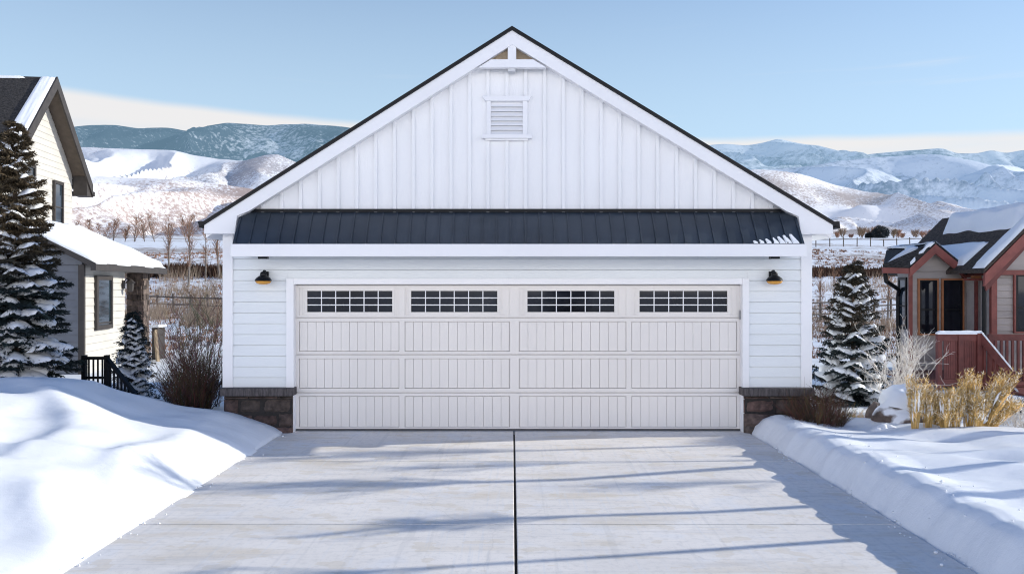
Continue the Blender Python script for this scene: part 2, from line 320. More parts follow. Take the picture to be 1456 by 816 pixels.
# ------------------------------------------------------------------ driveway
def drive_mat():
    m = mat('brushed_concrete', (.83,.79,.75), .75, .05, .9, spec=.3); N = m.node_tree.nodes; L = m.node_tree.links; b = N['Principled BSDF']
    base = N[m['_out']].outputs['Result']; tc = N['Texture Coordinate']
    def noise(scale, vec=None, det=5, rot=0):
        n = N.new('ShaderNodeTexNoise'); n.inputs['Scale'].default_value = scale; n.inputs['Detail'].default_value = det
        mp = N.new('ShaderNodeMapping'); mp.inputs['Scale'].default_value = vec or (1,1,1); mp.inputs['Rotation'].default_value = (0,0,rot)
        L.new(tc.outputs['Object'], mp.inputs['Vector']); L.new(mp.outputs['Vector'], n.inputs['Vector']); return n.outputs['Fac']
    def ramp(v, a, c, t=1):
        r = N.new('ShaderNodeMapRange'); r.inputs['From Min'].default_value = a; r.inputs['From Max'].default_value = c; r.inputs['To Max'].default_value = t; L.new(v, r.inputs['Value']); return r.outputs['Result']
    def mix(a, fac, col):
        x = N.new('ShaderNodeMix'); x.data_type = 'RGBA'; L.new(a, x.inputs['A']); x.inputs['B'].default_value = (*col, 1); L.new(fac, x.inputs['Factor']); return x.outputs['Result']
    c = mix(base, ramp(noise(1.1, (.5,1.7,1), 7), .55, .68, .5), (.62,.53,.40))     # ochre stains
    c = mix(c, ramp(noise(2.6, (.25,2.2,1), 6, .1), .55, .75, .4), (.46,.46,.48))    # damp patches
    c = mix(c, ramp(noise(1.6, (1,1,1), 8), .56, .66, .55), (.74,.75,.78))           # dry frost film
    c = mix(c, ramp(noise(9, (3.2,.10,1), 4, .22), .56, .66, .35), (.70,.71,.73))     # shovel scrapes
    c = mix(c, ramp(noise(60, (1,1,1), 3), .60, .72, .35), (.40,.38,.37))
    c = mix(c, ramp(noise(14, (1,1,1), 9), .50, .70, .30), (.50,.485,.47))
    c = mix(c, ramp(noise(3.1, (.9,1.5,1), 10, .5), .585, .60, .35), (.64,.56,.44))
    c = mix(c, ramp(noise(5, (.12,5,1), 3, .02), .60, .66, .22), (.50,.50,.52))
    c = mix(c, ramp(noise(2.2, (4.5,.25,1), 5, -.06), .60, .66, .25), (.55,.54,.53))
    cr = N.new('ShaderNodeTexVoronoi'); cr.feature = 'DISTANCE_TO_EDGE'; cr.inputs['Scale'].default_value = .55
    n3 = N.new('ShaderNodeTexNoise'); n3.inputs['Scale'].default_value = 2; n3.inputs['Detail'].default_value = 6
    mv = N.new('ShaderNodeMix'); mv.data_type = 'RGBA'; mv.inputs['Factor'].default_value = .25; L.new(tc.outputs['Object'], mv.inputs['A']); L.new(n3.outputs['Color'], mv.inputs['B']); L.new(tc.outputs['Object'], n3.inputs['Vector']); L.new(mv.outputs['Result'], cr.inputs['Vector'])
    crk = N.new('ShaderNodeMapRange'); crk.inputs['From Min'].default_value = .0; crk.inputs['From Max'].default_value = .004; crk.inputs['To Min'].default_value = .14; crk.inputs['To Max'].default_value = 0; L.new(cr.outputs['Distance'], crk.inputs['Value'])
    c = mix(c, crk.outputs['Result'], (.28,.27,.27))
    L.new(c, b.inputs['Base Color'])
    bp = N.new('ShaderNodeBump'); bp.inputs['Strength'].default_value = .25; bp.inputs['Distance'].default_value = .004
    L.new(noise(55, (.25,2.5,1), 4), bp.inputs['Height']); L.new(bp.outputs['Normal'], b.inputs['Normal'])
    return m
M['concrete'] = drive_mat()
dw = MB(); xs = [-3.45, .018, .042, 3.447]
ys = [12.06] + [9.99 - 2.67*k for k in range(10)]
for i in range(len(ys)-1):
    y1 = ys[i] - (.011 if i else 0); y0 = ys[i+1] + .011
    for xa, xb in ((xs[0], xs[1]), (xs[2], xs[3])): dw.box(xa, xb, y0, y1, -.12, 0)
o = dw.build('driveway', M['concrete'], bevel=.006); o['kind'] = 'structure'
jm = MB(); jm.box(-3.44, 3.44, -14.2, 12.05, -.10, -.045)
o = jm.build('driveway_joint_bed', mat('black_joint_sealant', (.015,.015,.017), .8, .2, 5)); o['kind'] = 'structure'
# ------------------------------------------------------------------ garage
G = thing('garage', 'white two-car garage with dark metal lower roof and wide panelled door behind the driveway', 'garage', (0, 12, 0))
YF = 11.8; WY = 12.0
def P2(pts, Y): return [(fx(a, Y), fz(b, Y)) for a, b in pts]
# core walls
w = MB(); xL, xR = fx(320, WY), fx(1151, WY)
w.box(xL, fx(417, WY), WY+.03, 19, -.1, 3.02); w.box(fx(1056, WY), xR, WY+.03, 19, -.1, 3.02)
w.box(fx(417, WY), fx(1056, WY), WY+.03, 12.4, fz(403, WY), 3.02); w.box(fx(417, WY), fx(1056, WY), 18.8, 19, -.1, 3.02)
w.build('wall', M['siding'], G)
# siding (three connected clapboard sheets)
zb_, zt_ = fz(552, WY), fz(362, WY); ex = 15.25/F*WY
for a, c, z0, z1 in ((332, 409, zb_, zt_), (1063, 1138, zb_, zt_), (409, 1063, fz(397, WY), zt_)):
    k = math.floor((z0 - zb_)/ex + 1e-6); s_ = MB()
    zz = zb_ + math.ceil((z0-zb_)/ex - 1e-6)*ex if z0 > zb_+.01 else z0
    if zz > z0 + .005: s_.lap((fx(a, WY), WY, 0), (1,0,0), (0,-1,0), fx(c, WY)-fx(a, WY), z0, zz, ex, .012)
    s_.lap((fx(a, WY), WY, 0), (1,0,0), (0,-1,0), fx(c, WY)-fx(a, WY), zz, z1, ex, .02); s_.build('siding', M['siding'], G)
for a, c in ((317.5, 332), (1138, 1153.5)):
    MB().box(fx(a, WY), fx(c, WY), WY-.035, WY+.12, zb_+.002, fz(331.5, WY)).build('corner_board', M['white'], G, bevel=.004)
# gable wall: board and batten
g = MB(); inn = lambda px: 63.6 + (.632*(728-px) if px < 728 else .606*(px-728))
tri = [(352,302),(728,60),(1122,302)]
gt = [(fx(330, WY), fz(306, WY)), (fx(1141, WY), fz(306, WY)), (fx(728, WY), fz(50, WY))]
g.prism(gt, 'y', WY, WY+.12)
bx = [588,614.4,641.4,667.8,693.8,720.8,747.3,774.2,801,827.4,854.6,881]
bx = [588-26.7*k for k in range(1, 10)] + bx + [881+26.9*k for k in range(1, 9)]
for b in bx:
    top = min(fz(inn(b-2.6)+1, WY), fz(inn(b+2.6)+1, WY))
    if 690 < b < 752:
        g.box(fx(b-2.5, WY), fx(b+2.5, WY), WY-.032, WY+.002, fz(303, WY), fz(199, WY)); g.box(fx(b-2.5, WY), fx(b+2.5, WY), WY-.032, WY+.002, fz(138, WY), top)
    else: g.box(fx(b-2.5, WY), fx(b+2.5, WY), WY-.032, WY+.002, fz(303, WY), top)
g.build('gable_wall', M['batten'], G, bevel=.007)
# roof
ol = lambda px: 38 + (.632*(728-px) if px < 728 else .606*(px-728))
rb = [(284,318.5),(728,38),(1191,318.5)]
roofp = P2([(283.5,ol(283.5)),(728,38),(1191.5,ol(1191.5)),(1191.5,ol(1191.5)+5),(728,43),(283.5,ol(283.5)+5)], YF)
MB().prism(roofp, 'y', YF-.03, 19.3).build('roof', M['black_metal'], G)
deck = P2([(291,ol(291)+5.6),(728,43.6),(1184,ol(1184)+5.6),(1184,ol(1184)+24),(728,62.5),(291,ol(291)+24)], YF)
MB().prism(deck, 'y', YF+.046, 19.2).build('soffit', M['white'], G)
rake = P2([(290,ol(290)+5.3),(728,43.3),(1184.5,ol(1184.5)+5.3),(1184.5,333),(1139,333),(1135.5,308),(1118,300.2),(728,63.6),(354,300.2),(337,307),(333.5,332.5),(290,332.5)], YF)
MB().prism(rake, 'y', YF, YF+.04).build('rake_board', M['white'], G, bevel=.004)
for a, c in ((291, 318), (1153, 1184)):
    MB().box(fx(a, YF), fx(c, YF), YF+.045, 19.2, fz(332, YF), fz(326, YF)).build('eave_soffit', M['grey_soffit'], G)
for a in (283, 1188):
    q = MB(); c = 1 if a < 700 else 1
    q.prism([(fx(a-1.5, YF), fz(315, YF)), (fx(a+6.5 if a < 700 else a+5, YF), fz(315, YF)), (fx(a+6, YF), fz(325, YF)), (fx(a+1.5 if a < 700 else a-1, YF), fz(324, YF))], 'y', YF-.02, 19.25)
    q.build('gutter', M['black_metal'], G)
# collar tie, king post and small lookout under the peak
q = MB(); q.prism(P2([(680,96.3),(777,96.3),(758,84.5),(698.5,84.5)], YF), 'y', YF+.006, YF+.10); q.build('collar_tie', M['white'], G, bevel=.004)
MB().box(fx(722, YF), fx(734, YF), YF+.012, YF+.09, fz(84.6, YF), fz(62, YF)).build('king_post', M['white'], G, bevel=.003)
MB().box(fx(722.5, YF), fx(733, YF), YF+.03, YF+.13, fz(101, YF), fz(96.4, YF)).build('lookout_block', M['grey_soffit'], G)
q = MB(); q.prism(P2([(690,90),(766,90),(728,64)], 11.93), 'y', 11.93, 11.95); q.build('peak_panel', M['tan_wood'], G)
# louvred vent
V = MB(); Yv = 11.955
V.box(fx(692, Yv), fx(697.9, Yv), Yv, WY, fz(192, Yv), fz(143.5, Yv)); V.box(fx(743.2, Yv), fx(750, Yv), Yv, WY, fz(192, Yv), fz(143.5, Yv))
V.box(fx(697.9, Yv), fx(743.2, Yv), Yv+.001, WY, fz(144.3, Yv), fz(141, Yv)); V.prism(P2([(690,143.6),(752,143.6),(756,136.5),(685,136.5)], Yv-.02), 'y', Yv-.02, WY)
V.box(fx(685, Yv), fx(756, Yv), Yv-.05, WY, fz(197.5, Yv), fz(192, Yv)); V.box(fx(690, Yv), fx(751, Yv), Yv-.02, WY, fz(200, Yv), fz(197.5, Yv))
vent = V.build('gable_vent', M['white'], G, bevel=.003)
S = MB()
for k in range(7):
    zt = fz(145.5 + 6.65*k, Yv); zc = zt - 6.65/F*WY
    S.add([(fx(697.9, Yv), WY-.008, zt), (fx(743.2, Yv), WY-.008, zt), (fx(743.2, Yv), WY-.04, zc+.014), (fx(697.9, Yv), WY-.04, zc+.014), (fx(697.9, Yv), WY-.038, zc+.004), (fx(743.2, Yv), WY-.038, zc+.004)], [(3,2,1,0), (4,5,2,3)])
lv = S.build('louvre', M['white'], vent, origin=(0,12,0))
MB().box(fx(697.9, Yv), fx(743.2, Yv), WY-.006, WY-.004, fz(192, Yv), fz(144, Yv)).build('backing', M['grey_soffit'], vent, origin=(0,12,0))
# shed roof over the door
ye, yt = 11.36, 11.985
ze, ztp = fz(346.5, ye), fz(301, WY)
A = (fx(330.5, ye), ye, ze); B = (fx(1144, ye), ye, ze); Cc = (fx(1122, WY), yt, ztp); D = (fx(350, WY), yt, ztp)
t_ = .03
rf = MB(); TR, TL = (fx(1130, WY), yt, ztp), (fx(342, WY), yt, ztp)
rf.add([A, B, TR, TL] + [(p[0], p[1]+.004, p[2]-t_) for p in (A, B, TR, TL)], [(0,1,2,3),(7,6,5,4),(0,4,5,1),(1,5,6,2),(2,6,7,3),(3,7,4,0)])
n = 39
for k in range(n+1):
    x = A[0] + .03 + (B[0]-A[0]-.06)*k/n
    d = .022; xt = TL[0] + .03 + (TR[0]-TL[0]-.06)*k/n
    rf.add([(x-.008, ye-.004, ze), (x+.008, ye-.004, ze), (x+.008, ye-.004, ze+d), (x-.008, ye-.004, ze+d), (xt-.008, yt, ztp), (xt+.008, yt, ztp), (xt+.008, yt, ztp+d), (xt-.008, yt, ztp+d)], [(0,1,2,3),(3,2,6,7),(1,5,6,2),(0,3,7,4)])
rf.build('lower_roof', M['roof_metal'], G)
MB().box(fx(345, WY), fx(1126, WY), 11.945, 11.9995, ztp-.01, ztp+.035).build('roof_flashing', M['black_metal'], G)
MB().box(fx(329, ye), fx(1145.5, ye), ye-.03, ye+.02, fz(364.8, ye), ze-.006).build('fascia', M['white'], G, bevel=.004)
MB().box(fx(331, ye), fx(1143, ye), ye+.021, WY-.03, fz(362, ye), fz(360, ye)).build('lower_soffit', M['grey_soffit'], G)
q = MB()
for a, s1 in ((fx(330.8, ye), 1), (fx(1143.6, ye), -1)):
    pass
for x0, x1 in ((fx(331, ye), fx(331, ye)+.04), (fx(1143.5, ye)-.04, fx(1143.5, ye))):
    e = MB(); e.prism([(ye+.021, fz(359.8, ye)), (WY-.036, fz(359.8, ye)), (WY-.036, ztp-.06), (ye+.021, ze-.045)], 'x', x0, x1); e.build('cheek_board', M['white'], G)
q = MB()                                     # sun-lit strips on the lower roof's right end, shaped as thin snow fingers
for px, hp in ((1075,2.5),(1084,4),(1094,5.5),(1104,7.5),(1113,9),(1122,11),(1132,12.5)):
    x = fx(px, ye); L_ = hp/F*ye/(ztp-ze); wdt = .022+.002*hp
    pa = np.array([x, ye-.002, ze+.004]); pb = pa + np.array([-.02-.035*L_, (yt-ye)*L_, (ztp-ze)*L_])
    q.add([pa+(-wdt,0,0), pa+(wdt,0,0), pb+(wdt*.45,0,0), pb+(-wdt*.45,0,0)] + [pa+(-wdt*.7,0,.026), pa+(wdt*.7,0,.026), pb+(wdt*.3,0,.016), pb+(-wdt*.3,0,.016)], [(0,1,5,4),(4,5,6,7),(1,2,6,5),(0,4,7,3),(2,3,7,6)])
q.build('roof_snow_and_sun_strips', M['roof_snow_and_sun_strips'], G)
# door trim
tr = MB()
tr.box(fx(408, WY), fx(418.6, WY), WY-.045, 12.12, 0.0, fz(396, WY)); tr.build('door_trim', M['white'], G, bevel=.004)
MB().box(fx(1054.6, WY), fx(1064.2, WY), WY-.045, 12.12, 0.0, fz(396, WY)).build('door_trim', M['white'], G, bevel=.004)
MB().box(fx(418.7, WY), fx(1054.5, WY), WY-.043, 12.12, fz(404.2, WY), fz(396.1, WY)).build('door_trim', M['white'], G, bevel=.004)
# stone bases
def stone_base(a, c, seed):
    rnd = random.Random(seed); Y = 11.88; x0, x1 = fx(a, Y), fx(c, Y); zt = fz(563, Y)
    b = MB().box(x0+.02, x1-.01, Y+.03, WY+.16, -.1, zt).build('stone_base', M['mortar'], G)
    st = MB(); z = -.08
    for h in (.17, .19, .21, .2):
        z2 = min(z+h, zt-.002)
        if z2-z < .04: break
        x = x0
        while x < x1-.02:
            wd = rnd.uniform(.18, .52); xe = min(x+wd, x1)
            if x1-xe < .1: xe = x1
            g_ = .008; dz = rnd.uniform(-.02, .02) if z2 < zt-.01 else 0; yy = Y + rnd.uniform(-.012, .016); k = rnd.uniform(.55, 1.35); rd = rnd.uniform(.9, 1.15)
            nx, nz = 7, 5; vs = []
            for j in range(nz):
                for i in range(nx):
                    u, v_ = i/(nx-1), j/(nz-1); e = min(u, 1-u, v_, 1-v_)
                    px = x+g_+(xe-x-2*g_)*u; pz = z+g_+(z2+dz*(1 if v_ > .5 else 0)-z-2*g_)*v_
                    bul = .035*min(1, e*4)**.5 + rnd.uniform(-.006, .006)
                    if 0 < u < 1 and not 0 < v_ < 1: pz += rnd.uniform(-.008, .008)
                    vs.append((px, yy+.03-bul, pz))
            fs = [(j*nx+i, j*nx+i+1, (j+1)*nx+i+1, (j+1)*nx+i) for j in range(nz-1) for i in range(nx-1)]
            ring = [i for i in range(nx)] + [j*nx+nx-1 for j in range(1, nz)] + [(nz-1)*nx+i for i in range(nx-2, -1, -1)] + [j*nx for j in range(nz-2, 0, -1)]
            bb = len(vs); vs += [(vs[r][0], Y+.1, vs[r][2]) for r in ring]
            fs += [(ring[i], bb+i, bb+(i+1) % len(ring), ring[(i+1) % len(ring)]) for i in range(len(ring))]
            st.add(vs, fs, (k*rd, k, k*.98)); x = xe
        z = z2
    st.build('stone', M['stone'], b, origin=(0,12,0))
    MB().box(x0-.03, x1+.015 if c < 700 else x1+.03, Y-.045, WY+.14, zt+.003, fz(551.8, Y-.03)).build('stone_cap', M['cap'], G, bevel=.01)
stone_base(317, 415.5, 3); stone_base(1058.5, 1154, 8)
# garage door
Yd = 12.07; dx0, dx1 = fx(417.5, Yd), fx(1056, Yd)
GD = MB().box(dx0, dx1, Yd+.05, Yd+.075, .012, fz(402, Yd)).build('garage_door', M['door'], G)
O12 = (0,12,0)
cols = [(425.6,567.6),(575.5,725),(738,890.5),(898,1048)]
rows = [(406,451.2,409,448.5),(451.9,503.6,457,499.5),(504.4,557.6,509.5,552),(558.4,613,563,607)]
wins = [(436.5,557.6),(584.4,707),(750,873.6),(909.5,1034.4)]
def ring(mb, x0, x1, z0, z1, w, y0, y1):
    mb.box(x0, x1, y0, y1, z1-w, z1); mb.box(x0, x1, y0, y1, z0, z0+w); mb.box(x0, x0+w, y0, y1, z0+w, z1-w); mb.box(x1-w, x1, y0, y1, z0+w, z1-w)
for ri, (t0, t1, pt, pb) in enumerate(rows):
    mb = MB(); zt, zb2 = fz(t0, Yd), max(fz(t1, Yd), .03); zpt, zpb = fz(pt, Yd), fz(pb, Yd)
    mb.box(dx0, dx1, Yd, Yd+.05, zpt, zt-.002); mb.box(dx0, dx1, Yd, Yd+.05, zb2+.002, zpb)     # rails
    edges = [dx0] + [e for c in cols for e in (fx(c[0], Yd), fx(c[1], Yd))] + [dx1]
    for i in range(0, len(edges), 2): mb.box(edges[i], edges[i+1], Yd+.0005, Yd+.05, zpb, zpt)  # stiles
    if ri:
        for c in cols:
            a, b = fx(c[0], Yd), fx(c[1], Yd); npl = 12; pw_ = (b-a)/npl
            for k in range(npl):
                l, r_ = a+k*pw_+(.007 if k == 0 else .002), a+(k+1)*pw_-(.007 if k == npl-1 else .002)
                mb.box(l, r_, Yd+.009, Yd+.05, zpb+.006, zpt-.007)
    else:
        for c, wn in zip(cols, wins):
            a, b = fx(c[0], Yd), fx(c[1], Yd); wl, wr = fx(wn[0], Yd), fx(wn[1], Yd); wt, wb = fz(413.6, Yd), fz(443.6, Yd)
            mb.box(a, wl-.035, Yd+.014, Yd+.05, zpb, zpt); mb.box(wr+.035, b, Yd+.014, Yd+.05, zpb, zpt)
            for e in (wl-.07, wr+.062):
                if a+.01 < e < b-.02: mb.box(e, e+.006, Yd+.008, Yd+.02, zpb, zpt)
            mb.box(wl-.035, wr+.035, Yd+.006, Yd+.05, wt+.001, zpt); mb.box(wl-.035, wr+.035, Yd+.006, Yd+.05, zpb, wb-.001)
            mb.box(wl-.035, wl-.001, Yd+.0065, Yd+.05, wb, wt); mb.box(wr+.001, wr+.035, Yd+.0065, Yd+.05, wb, wt)
            MB().box(wl, wr, Yd+.034, Yd+.04, wb, wt).build('window_pane', M['pane'], GD, origin=O12)
            gr = MB(); wx = (wr-wl)/6; wz = (wt-wb)/3
            for k in range(1, 6): gr.box(wl+k*wx-.0065, wl+k*wx+.0065, Yd+.016, Yd+.03, wb, wt)
            for k in range(1, 3): gr.box(wl, wr, Yd+.0165, Yd+.0295, wb+k*wz-.0075, wb+k*wz+.0075)
            gr.build('window_grille', M['white'], GD, origin=O12)
    mb.build('door_section', M['door'], GD, origin=O12)
MB().box(dx0+.01, dx1-.01, Yd+.005, Yd+.05, .002, .026).build('bottom_seal', mat('grey_rubber_seal', (.10,.10,.11), .8, .1, 8), GD, origin=O12)
hm = MB(); hm.box(fx(1050.5, Yd), fx(1052.5, Yd), Yd-.03, Yd, fz(454, Yd), fz(441, Yd)); hm.build('door_handle', mat('brushed_steel', (.35,.35,.36), .35, .1, 20, metal=.8), GD, origin=O12)
# soffit downlights and barn lamps
for px, side in ((374.5, 'left'), (1101, 'right')):
    Yl = 11.62; x = fx(px, Yl)
    t = thing('soffit_light', f'small black box light under the white fascia above the {side} wall lamp', 'light', (x, Yl, fz(361, Yl)), group='small soffit lights')
    MB().box(x-.065, x+.065, Yl-.05, Yl+.05, fz(368, Yl), fz(362.2, Yl)+.01).build('housing', M['black_metal'], t, bevel=.006)
    MB().box(x-.045, x+.045, Yl-.035, Yl+.035, fz(368, Yl)-.006, fz(368, Yl)-.001).build('lens', M['grey_soffit'], t)
for px, side in ((374.3, 'left'), (1101.3, 'right')):
    Yl = 11.83; x = fx(px, Yl); zr_ = fz(399.5, Yl)
    t = thing('wall_lamp', f'black barn-style wall lamp with amber glass on the siding {side} of the garage door', 'wall lamp', (x, WY, zr_), group='barn lamps beside the garage door')
    prof = [(.118,0),(.122,.004),(.120,.012),(.098,.045),(.062,.07),(.046,.078),(.044,.11),(.036,.128),(.012,.137),(.004,.138)]
    MB().lathe([(.1,-.001)]+prof, (x, Yl, zr_), 28).build('lamp_shade', M['black_metal'], t, smooth=False)
    MB().lathe([(.112,-.002),(.108,-.018),(.088,-.038),(.05,-.05),(.006,-.053)], (x, Yl, zr_), 28).build('lamp_glass', M['amber'], t, smooth=True)
    MB().tube([(x, Yl, zr_+.128), (x, Yl+.03, zr_+.15), (x, Yl+.1, zr_+.15), (x, WY-.02, zr_+.10)], .012, 8).build('arm', M['black_metal'], t)
    MB().box(x-.035, x+.035, WY-.035, WY-.005, zr_+.05, zr_+.14).build('wall_plate', M['black_metal'], t, bevel=.004)
# ------------------------------------------------------------------ snow sheets for roofs
def snow_sheet(a, b, c, d, th, n=26, m_=18, seed=0, wob=.12, round_=.16):
    """soft snow lying on the roof quad a-b-c-d (a-b along the eave, d-c along the top)"""
    a, b, c, d = [np.array(p, float) for p in (a, b, c, d)]
    u = np.linspace(0, 1, n); v = np.linspace(0, 1, m_); U, Vv = np.meshgrid(u, v)
    e = np.minimum(np.minimum(U, 1-U)*np.linalg.norm(b-a), np.minimum(Vv, 1-Vv)*np.linalg.norm(d-a))
    in_ = np.sin(np.clip(e/round_, 0, 1)*np.pi/2)
    U2 = U + (1-2*np.abs(U-.5))*0; W = wob*pn(U*4+seed, Vv*0+.3, seed)*np.clip(1-Vv*3, 0, 1)/max(np.linalg.norm(d-a), .1)
    V2 = np.clip(Vv + W*(Vv > 0) + np.where(Vv == 0, W, 0), -.06, 1)
    P = (a*(1-U2)[..., None] + b*U2[..., None])*(1-V2)[..., None] + (d*(1-U2)[..., None] + c*U2[..., None])*V2[..., None]
    P[..., 2] += th*(.12 + .88*in_)*(1 + .3*pn(U*5+seed*3, Vv*4, seed+4))
    P[0, :, 2] -= th*.1; top = P.reshape(-1, 3)
    i = np.arange(n*m_).reshape(m_, n); F_ = [tuple(q) for q in np.stack([i[:-1,:-1], i[:-1,1:], i[1:,1:], i[1:,:-1]], -1).reshape(-1, 4)]
    rg = list(i[0, :]) + list(i[1:, -1]) + list(i[-1, -2::-1]) + list(i[-2:0:-1, 0]); k = len(top)
    low = [tuple(top[r] - np.array([0,0,th*.5])) for r in rg]
    F_ += [(rg[j], k+j, k+(j+1) % len(rg), rg[(j+1) % len(rg)]) for j in range(len(rg))]
    return [tuple(p) for p in top] + low, [tuple(int(q) for q in f) for f in F_]
def window(parent, o, u, nrm, w, h, frame_m, pane_m, fw=.07, dep=.05, bar=None, trim=None):
    """o = lower left corner on the wall, u = along the wall, nrm = outwards"""
    o = Vector(o); u = Vector(u).normalized(); nrm = Vector(nrm).normalized(); Z = Vector((0,0,1))
    def bx_(mb, a0, a1, z0, z1, d0, d1):
        vs = [o + u*a + Z*z + nrm*d for d in (d0, d1) for a, z in ((a0,z0),(a1,z0),(a1,z1),(a0,z1))]
        mb.add(vs, [(3,2,1,0),(4,5,6,7),(0,1,5,4),(1,2,6,5),(2,3,7,6),(3,0,4,7)])
    f = MB()
    bx_(f, 0, w, h-fw, h, .001, dep); bx_(f, 0, w, 0, fw, .001, dep); bx_(f, 0, fw, fw, h-fw, .001, dep); bx_(f, w-fw, w, fw, h-fw, .001, dep)
    if bar is not None: bx_(f, fw, w-fw, h*bar-.02, h*bar+.02, .001, dep*.85)
    fo = f.build('window', frame_m, parent)
    p = MB(); bx_(p, fw, w-fw, fw, h-fw, .004, dep*.5)
    org = (0,0,0) if parent.get('_local') else tuple(parent.location)
    p.build('pane', pane_m, fo, origin=org)
    if trim:
        t = MB(); k = .036
        bx_(t, -k, w+k, h+.001, h+k, .0005, dep*1.15); bx_(t, -k, w+k, -k, -.001, .0005, dep*1.15); bx_(t, -k, -.001, -.001, h+.001, .0005, dep*1.1); bx_(t, w+.001, w+k, -.001, h+.001, .0005, dep*1.1)
        t.build('trim', trim, fo, origin=org)
    return fo
# ------------------------------------------------------------------ house on the left
LH = thing('house', 'cream two-storey house with steep dark-trimmed gable and snowy lower wing at left edge', 'house', (-10.48, 20, -.25), R(7), local=True)
zg = .25                                     # local z of the street level
q = MB(); q.box(-3.5, -.03, .03, 2.9, 0, 2.75+zg); q.box(-3.5, -2.0, 2.9, 5.0, 0, 2.75+zg); q.build('wing_wall', M['cream'], LH)
q = MB(); q.lap((0, 2.9, 0), (0,-1,0), (1,0,0), 2.9, 0, 2.66+zg, .19, .02); q.build('side_siding', M['cream'], LH)
ef = lambda lx: 2.70+zg + (.4-lx)*.51
q = MB(); q.lap((-3.5, 0, 0), (1,0,0), (0,-1,0), 3.48, 0, 2.66+zg, .17, .02); q.build('front_siding', M['grey_siding'], LH)
q = MB(); q.prism([(-3.5, 2.66+zg), (-.02, 2.66+zg), (-.02, ef(-.02)-.14), (-1.75, ef(-1.75)-.14), (-3.5, ef(-.02)-.14)], 'y', -.004, .1); q.build('front_peak', M['grey_siding'], LH)
MB().box(-.10, .035, -.035, .06, 0, 2.66+zg).build('corner_board', M['brown_trim'], LH)
q = MB()                                     # lower roof: gable at the front, hip at the back
E0, E1, rz_ = (.4, -.32, 2.70+zg), (.4, 5.45, 2.70+zg), ef(-1.75)
RA, RB = (-1.75, -.32, rz_), (-1.75, 3.6, rz_); W0, W1 = (-3.9, -.32, 2.70+zg), (-3.9, 5.45, 2.70+zg)
dn = lambda p: (p[0], p[1], p[2]-.14)
tp = [E0, E1, RB, RA, W0, W1]; q.add(tp + [dn(p) for p in tp], [(0,1,2,3),(3,2,5,4),(1,5,2),(9,8,7,6),(10,11,8,9),(8,11,7),(0,6,7,1),(1,7,11,5),(0,3,9,6),(3,4,10,9)])
q.build('lower_roof', M['brown_trim'], LH)
q = MB(); q.box(.30, .42, -.34, 5.47, 2.52+zg, 2.68+zg); q.build('eave_fascia', M['brown_trim'], LH)
q = MB(); q.box(-3.6, .30, 2.92, 5.41, 2.535+zg, 2.55+zg); q.build('porch_ceiling', M['soffit_brown'], LH)
q = MB(); sh = lambda p, u: (p[0]*1, p[1], p[2]+.02)
q.add(*snow_sheet((.40, -.28, 2.705+zg), (.40, 5.41, 2.705+zg), (-1.7, 3.7, rz_-.01), (-1.7, -.28, rz_-.01), .17, 44, 24, 3, .05))
q.add(*snow_sheet((.3, 5.41, 2.72+zg), (-3.8, 5.41, 2.72+zg), (-1.8, 3.75, rz_), (-1.7, 3.75, rz_), .18, 24, 14, 5))
q.build('roof_snow_and_sun_strips', M['roof_snow_and_sun_strips'], LH, smooth=True)
window(LH, (.02, .67, 1.03+zg), (0,1,0), (1,0,0), 1.11, 1.38, M['brown_trim'], M['pane_sky'], .11, .07, .12)
q = MB(); q.box(-.42, .0, 4.45, 5.0, 0, 2.53+zg); pst = q.build('porch_post', M['tan_wood'], LH)
stn = MB(); rnd = random.Random(5); z = 0
while z < 2.4+zg:                            # stone veneer on the post
    h = rnd.uniform(.1, .2)
    for fc in (0, 1):
        x = -.44 if fc == 0 else 4.43
        lim = .0 if fc == 0 else 5.0
        while x < lim:
            wd = min(rnd.uniform(.15, .35), lim-x); k = rnd.uniform(.6, 2.2)
            if fc == 0: stn.box(x+.006, x+wd-.006, 4.40+rnd.uniform(-.02,.02), 4.46, z+.005, min(z+h, 2.52+zg)-.005, (k*.95, k, k*.95))
            else: stn.box(-.02, .03+rnd.uniform(-.015,.02), x+.006, x+wd-.006, z+.005, min(z+h, 2.52+zg)-.005, (k*.8, k*.85, k*.8))
            x += wd
    z += h
stn.build('stone_veneer', M['stone'], pst, origin=(0,0,0))
# main two-storey block
gx_, ya, yr_, yb = -3.72, 3.9, 6.4, 8.9; ez, rzm = 6.02+zg, 8.66+zg
q = MB(); q.box(-12, gx_-.004, ya, yb, 0, ez); q.prism([(ya, ez), (yb, ez), (yr_, rzm-.1)], 'x', -12, gx_-.004); q.build('main_wall', M['cream'], LH)
q = MB(); z = 2.7
while z < rzm-.15:                           # cream clapboards cut to the gable
    z2 = z+.2
    def hw(zz): return 2.5 if zz <= ez else max(0, 2.5*(rzm-.1-zz)/(rzm-.1-ez))
    for (za, da), (zb3, db) in (((z, .018), (z2, .003)),):
        q.add([(gx_+da, yr_-hw(za), za), (gx_+da, yr_+hw(za), za), (gx_+db, yr_+hw(zb3), zb3), (gx_+db, yr_-hw(zb3), zb3), (gx_, yr_-hw(za), za), (gx_, yr_+hw(za), za)], [(0,1,2,3), (4,5,1,0)])
    z = z2
q.build('gable_siding', M['cream'], LH)
sl = (rzm-ez)/2.5; ov = .42
def roofpoly(off, o2=ov): return [(ya-o2, ez-sl*o2+off), (yr_, rzm+off), (yb+o2, ez-sl*o2+off)]
lo = roofpoly(-.02); hi = roofpoly(.10)
q = MB(); q.prism(lo + hi[::-1], 'x', -12, gx_+.5); q.build('main_roof', M['shingle'], LH)
q = MB(); q.prism(roofpoly(-.27) + roofpoly(.12)[::-1], 'x', gx_+.501, gx_+.55); q.build('rake_board', M['brown_trim'], LH)
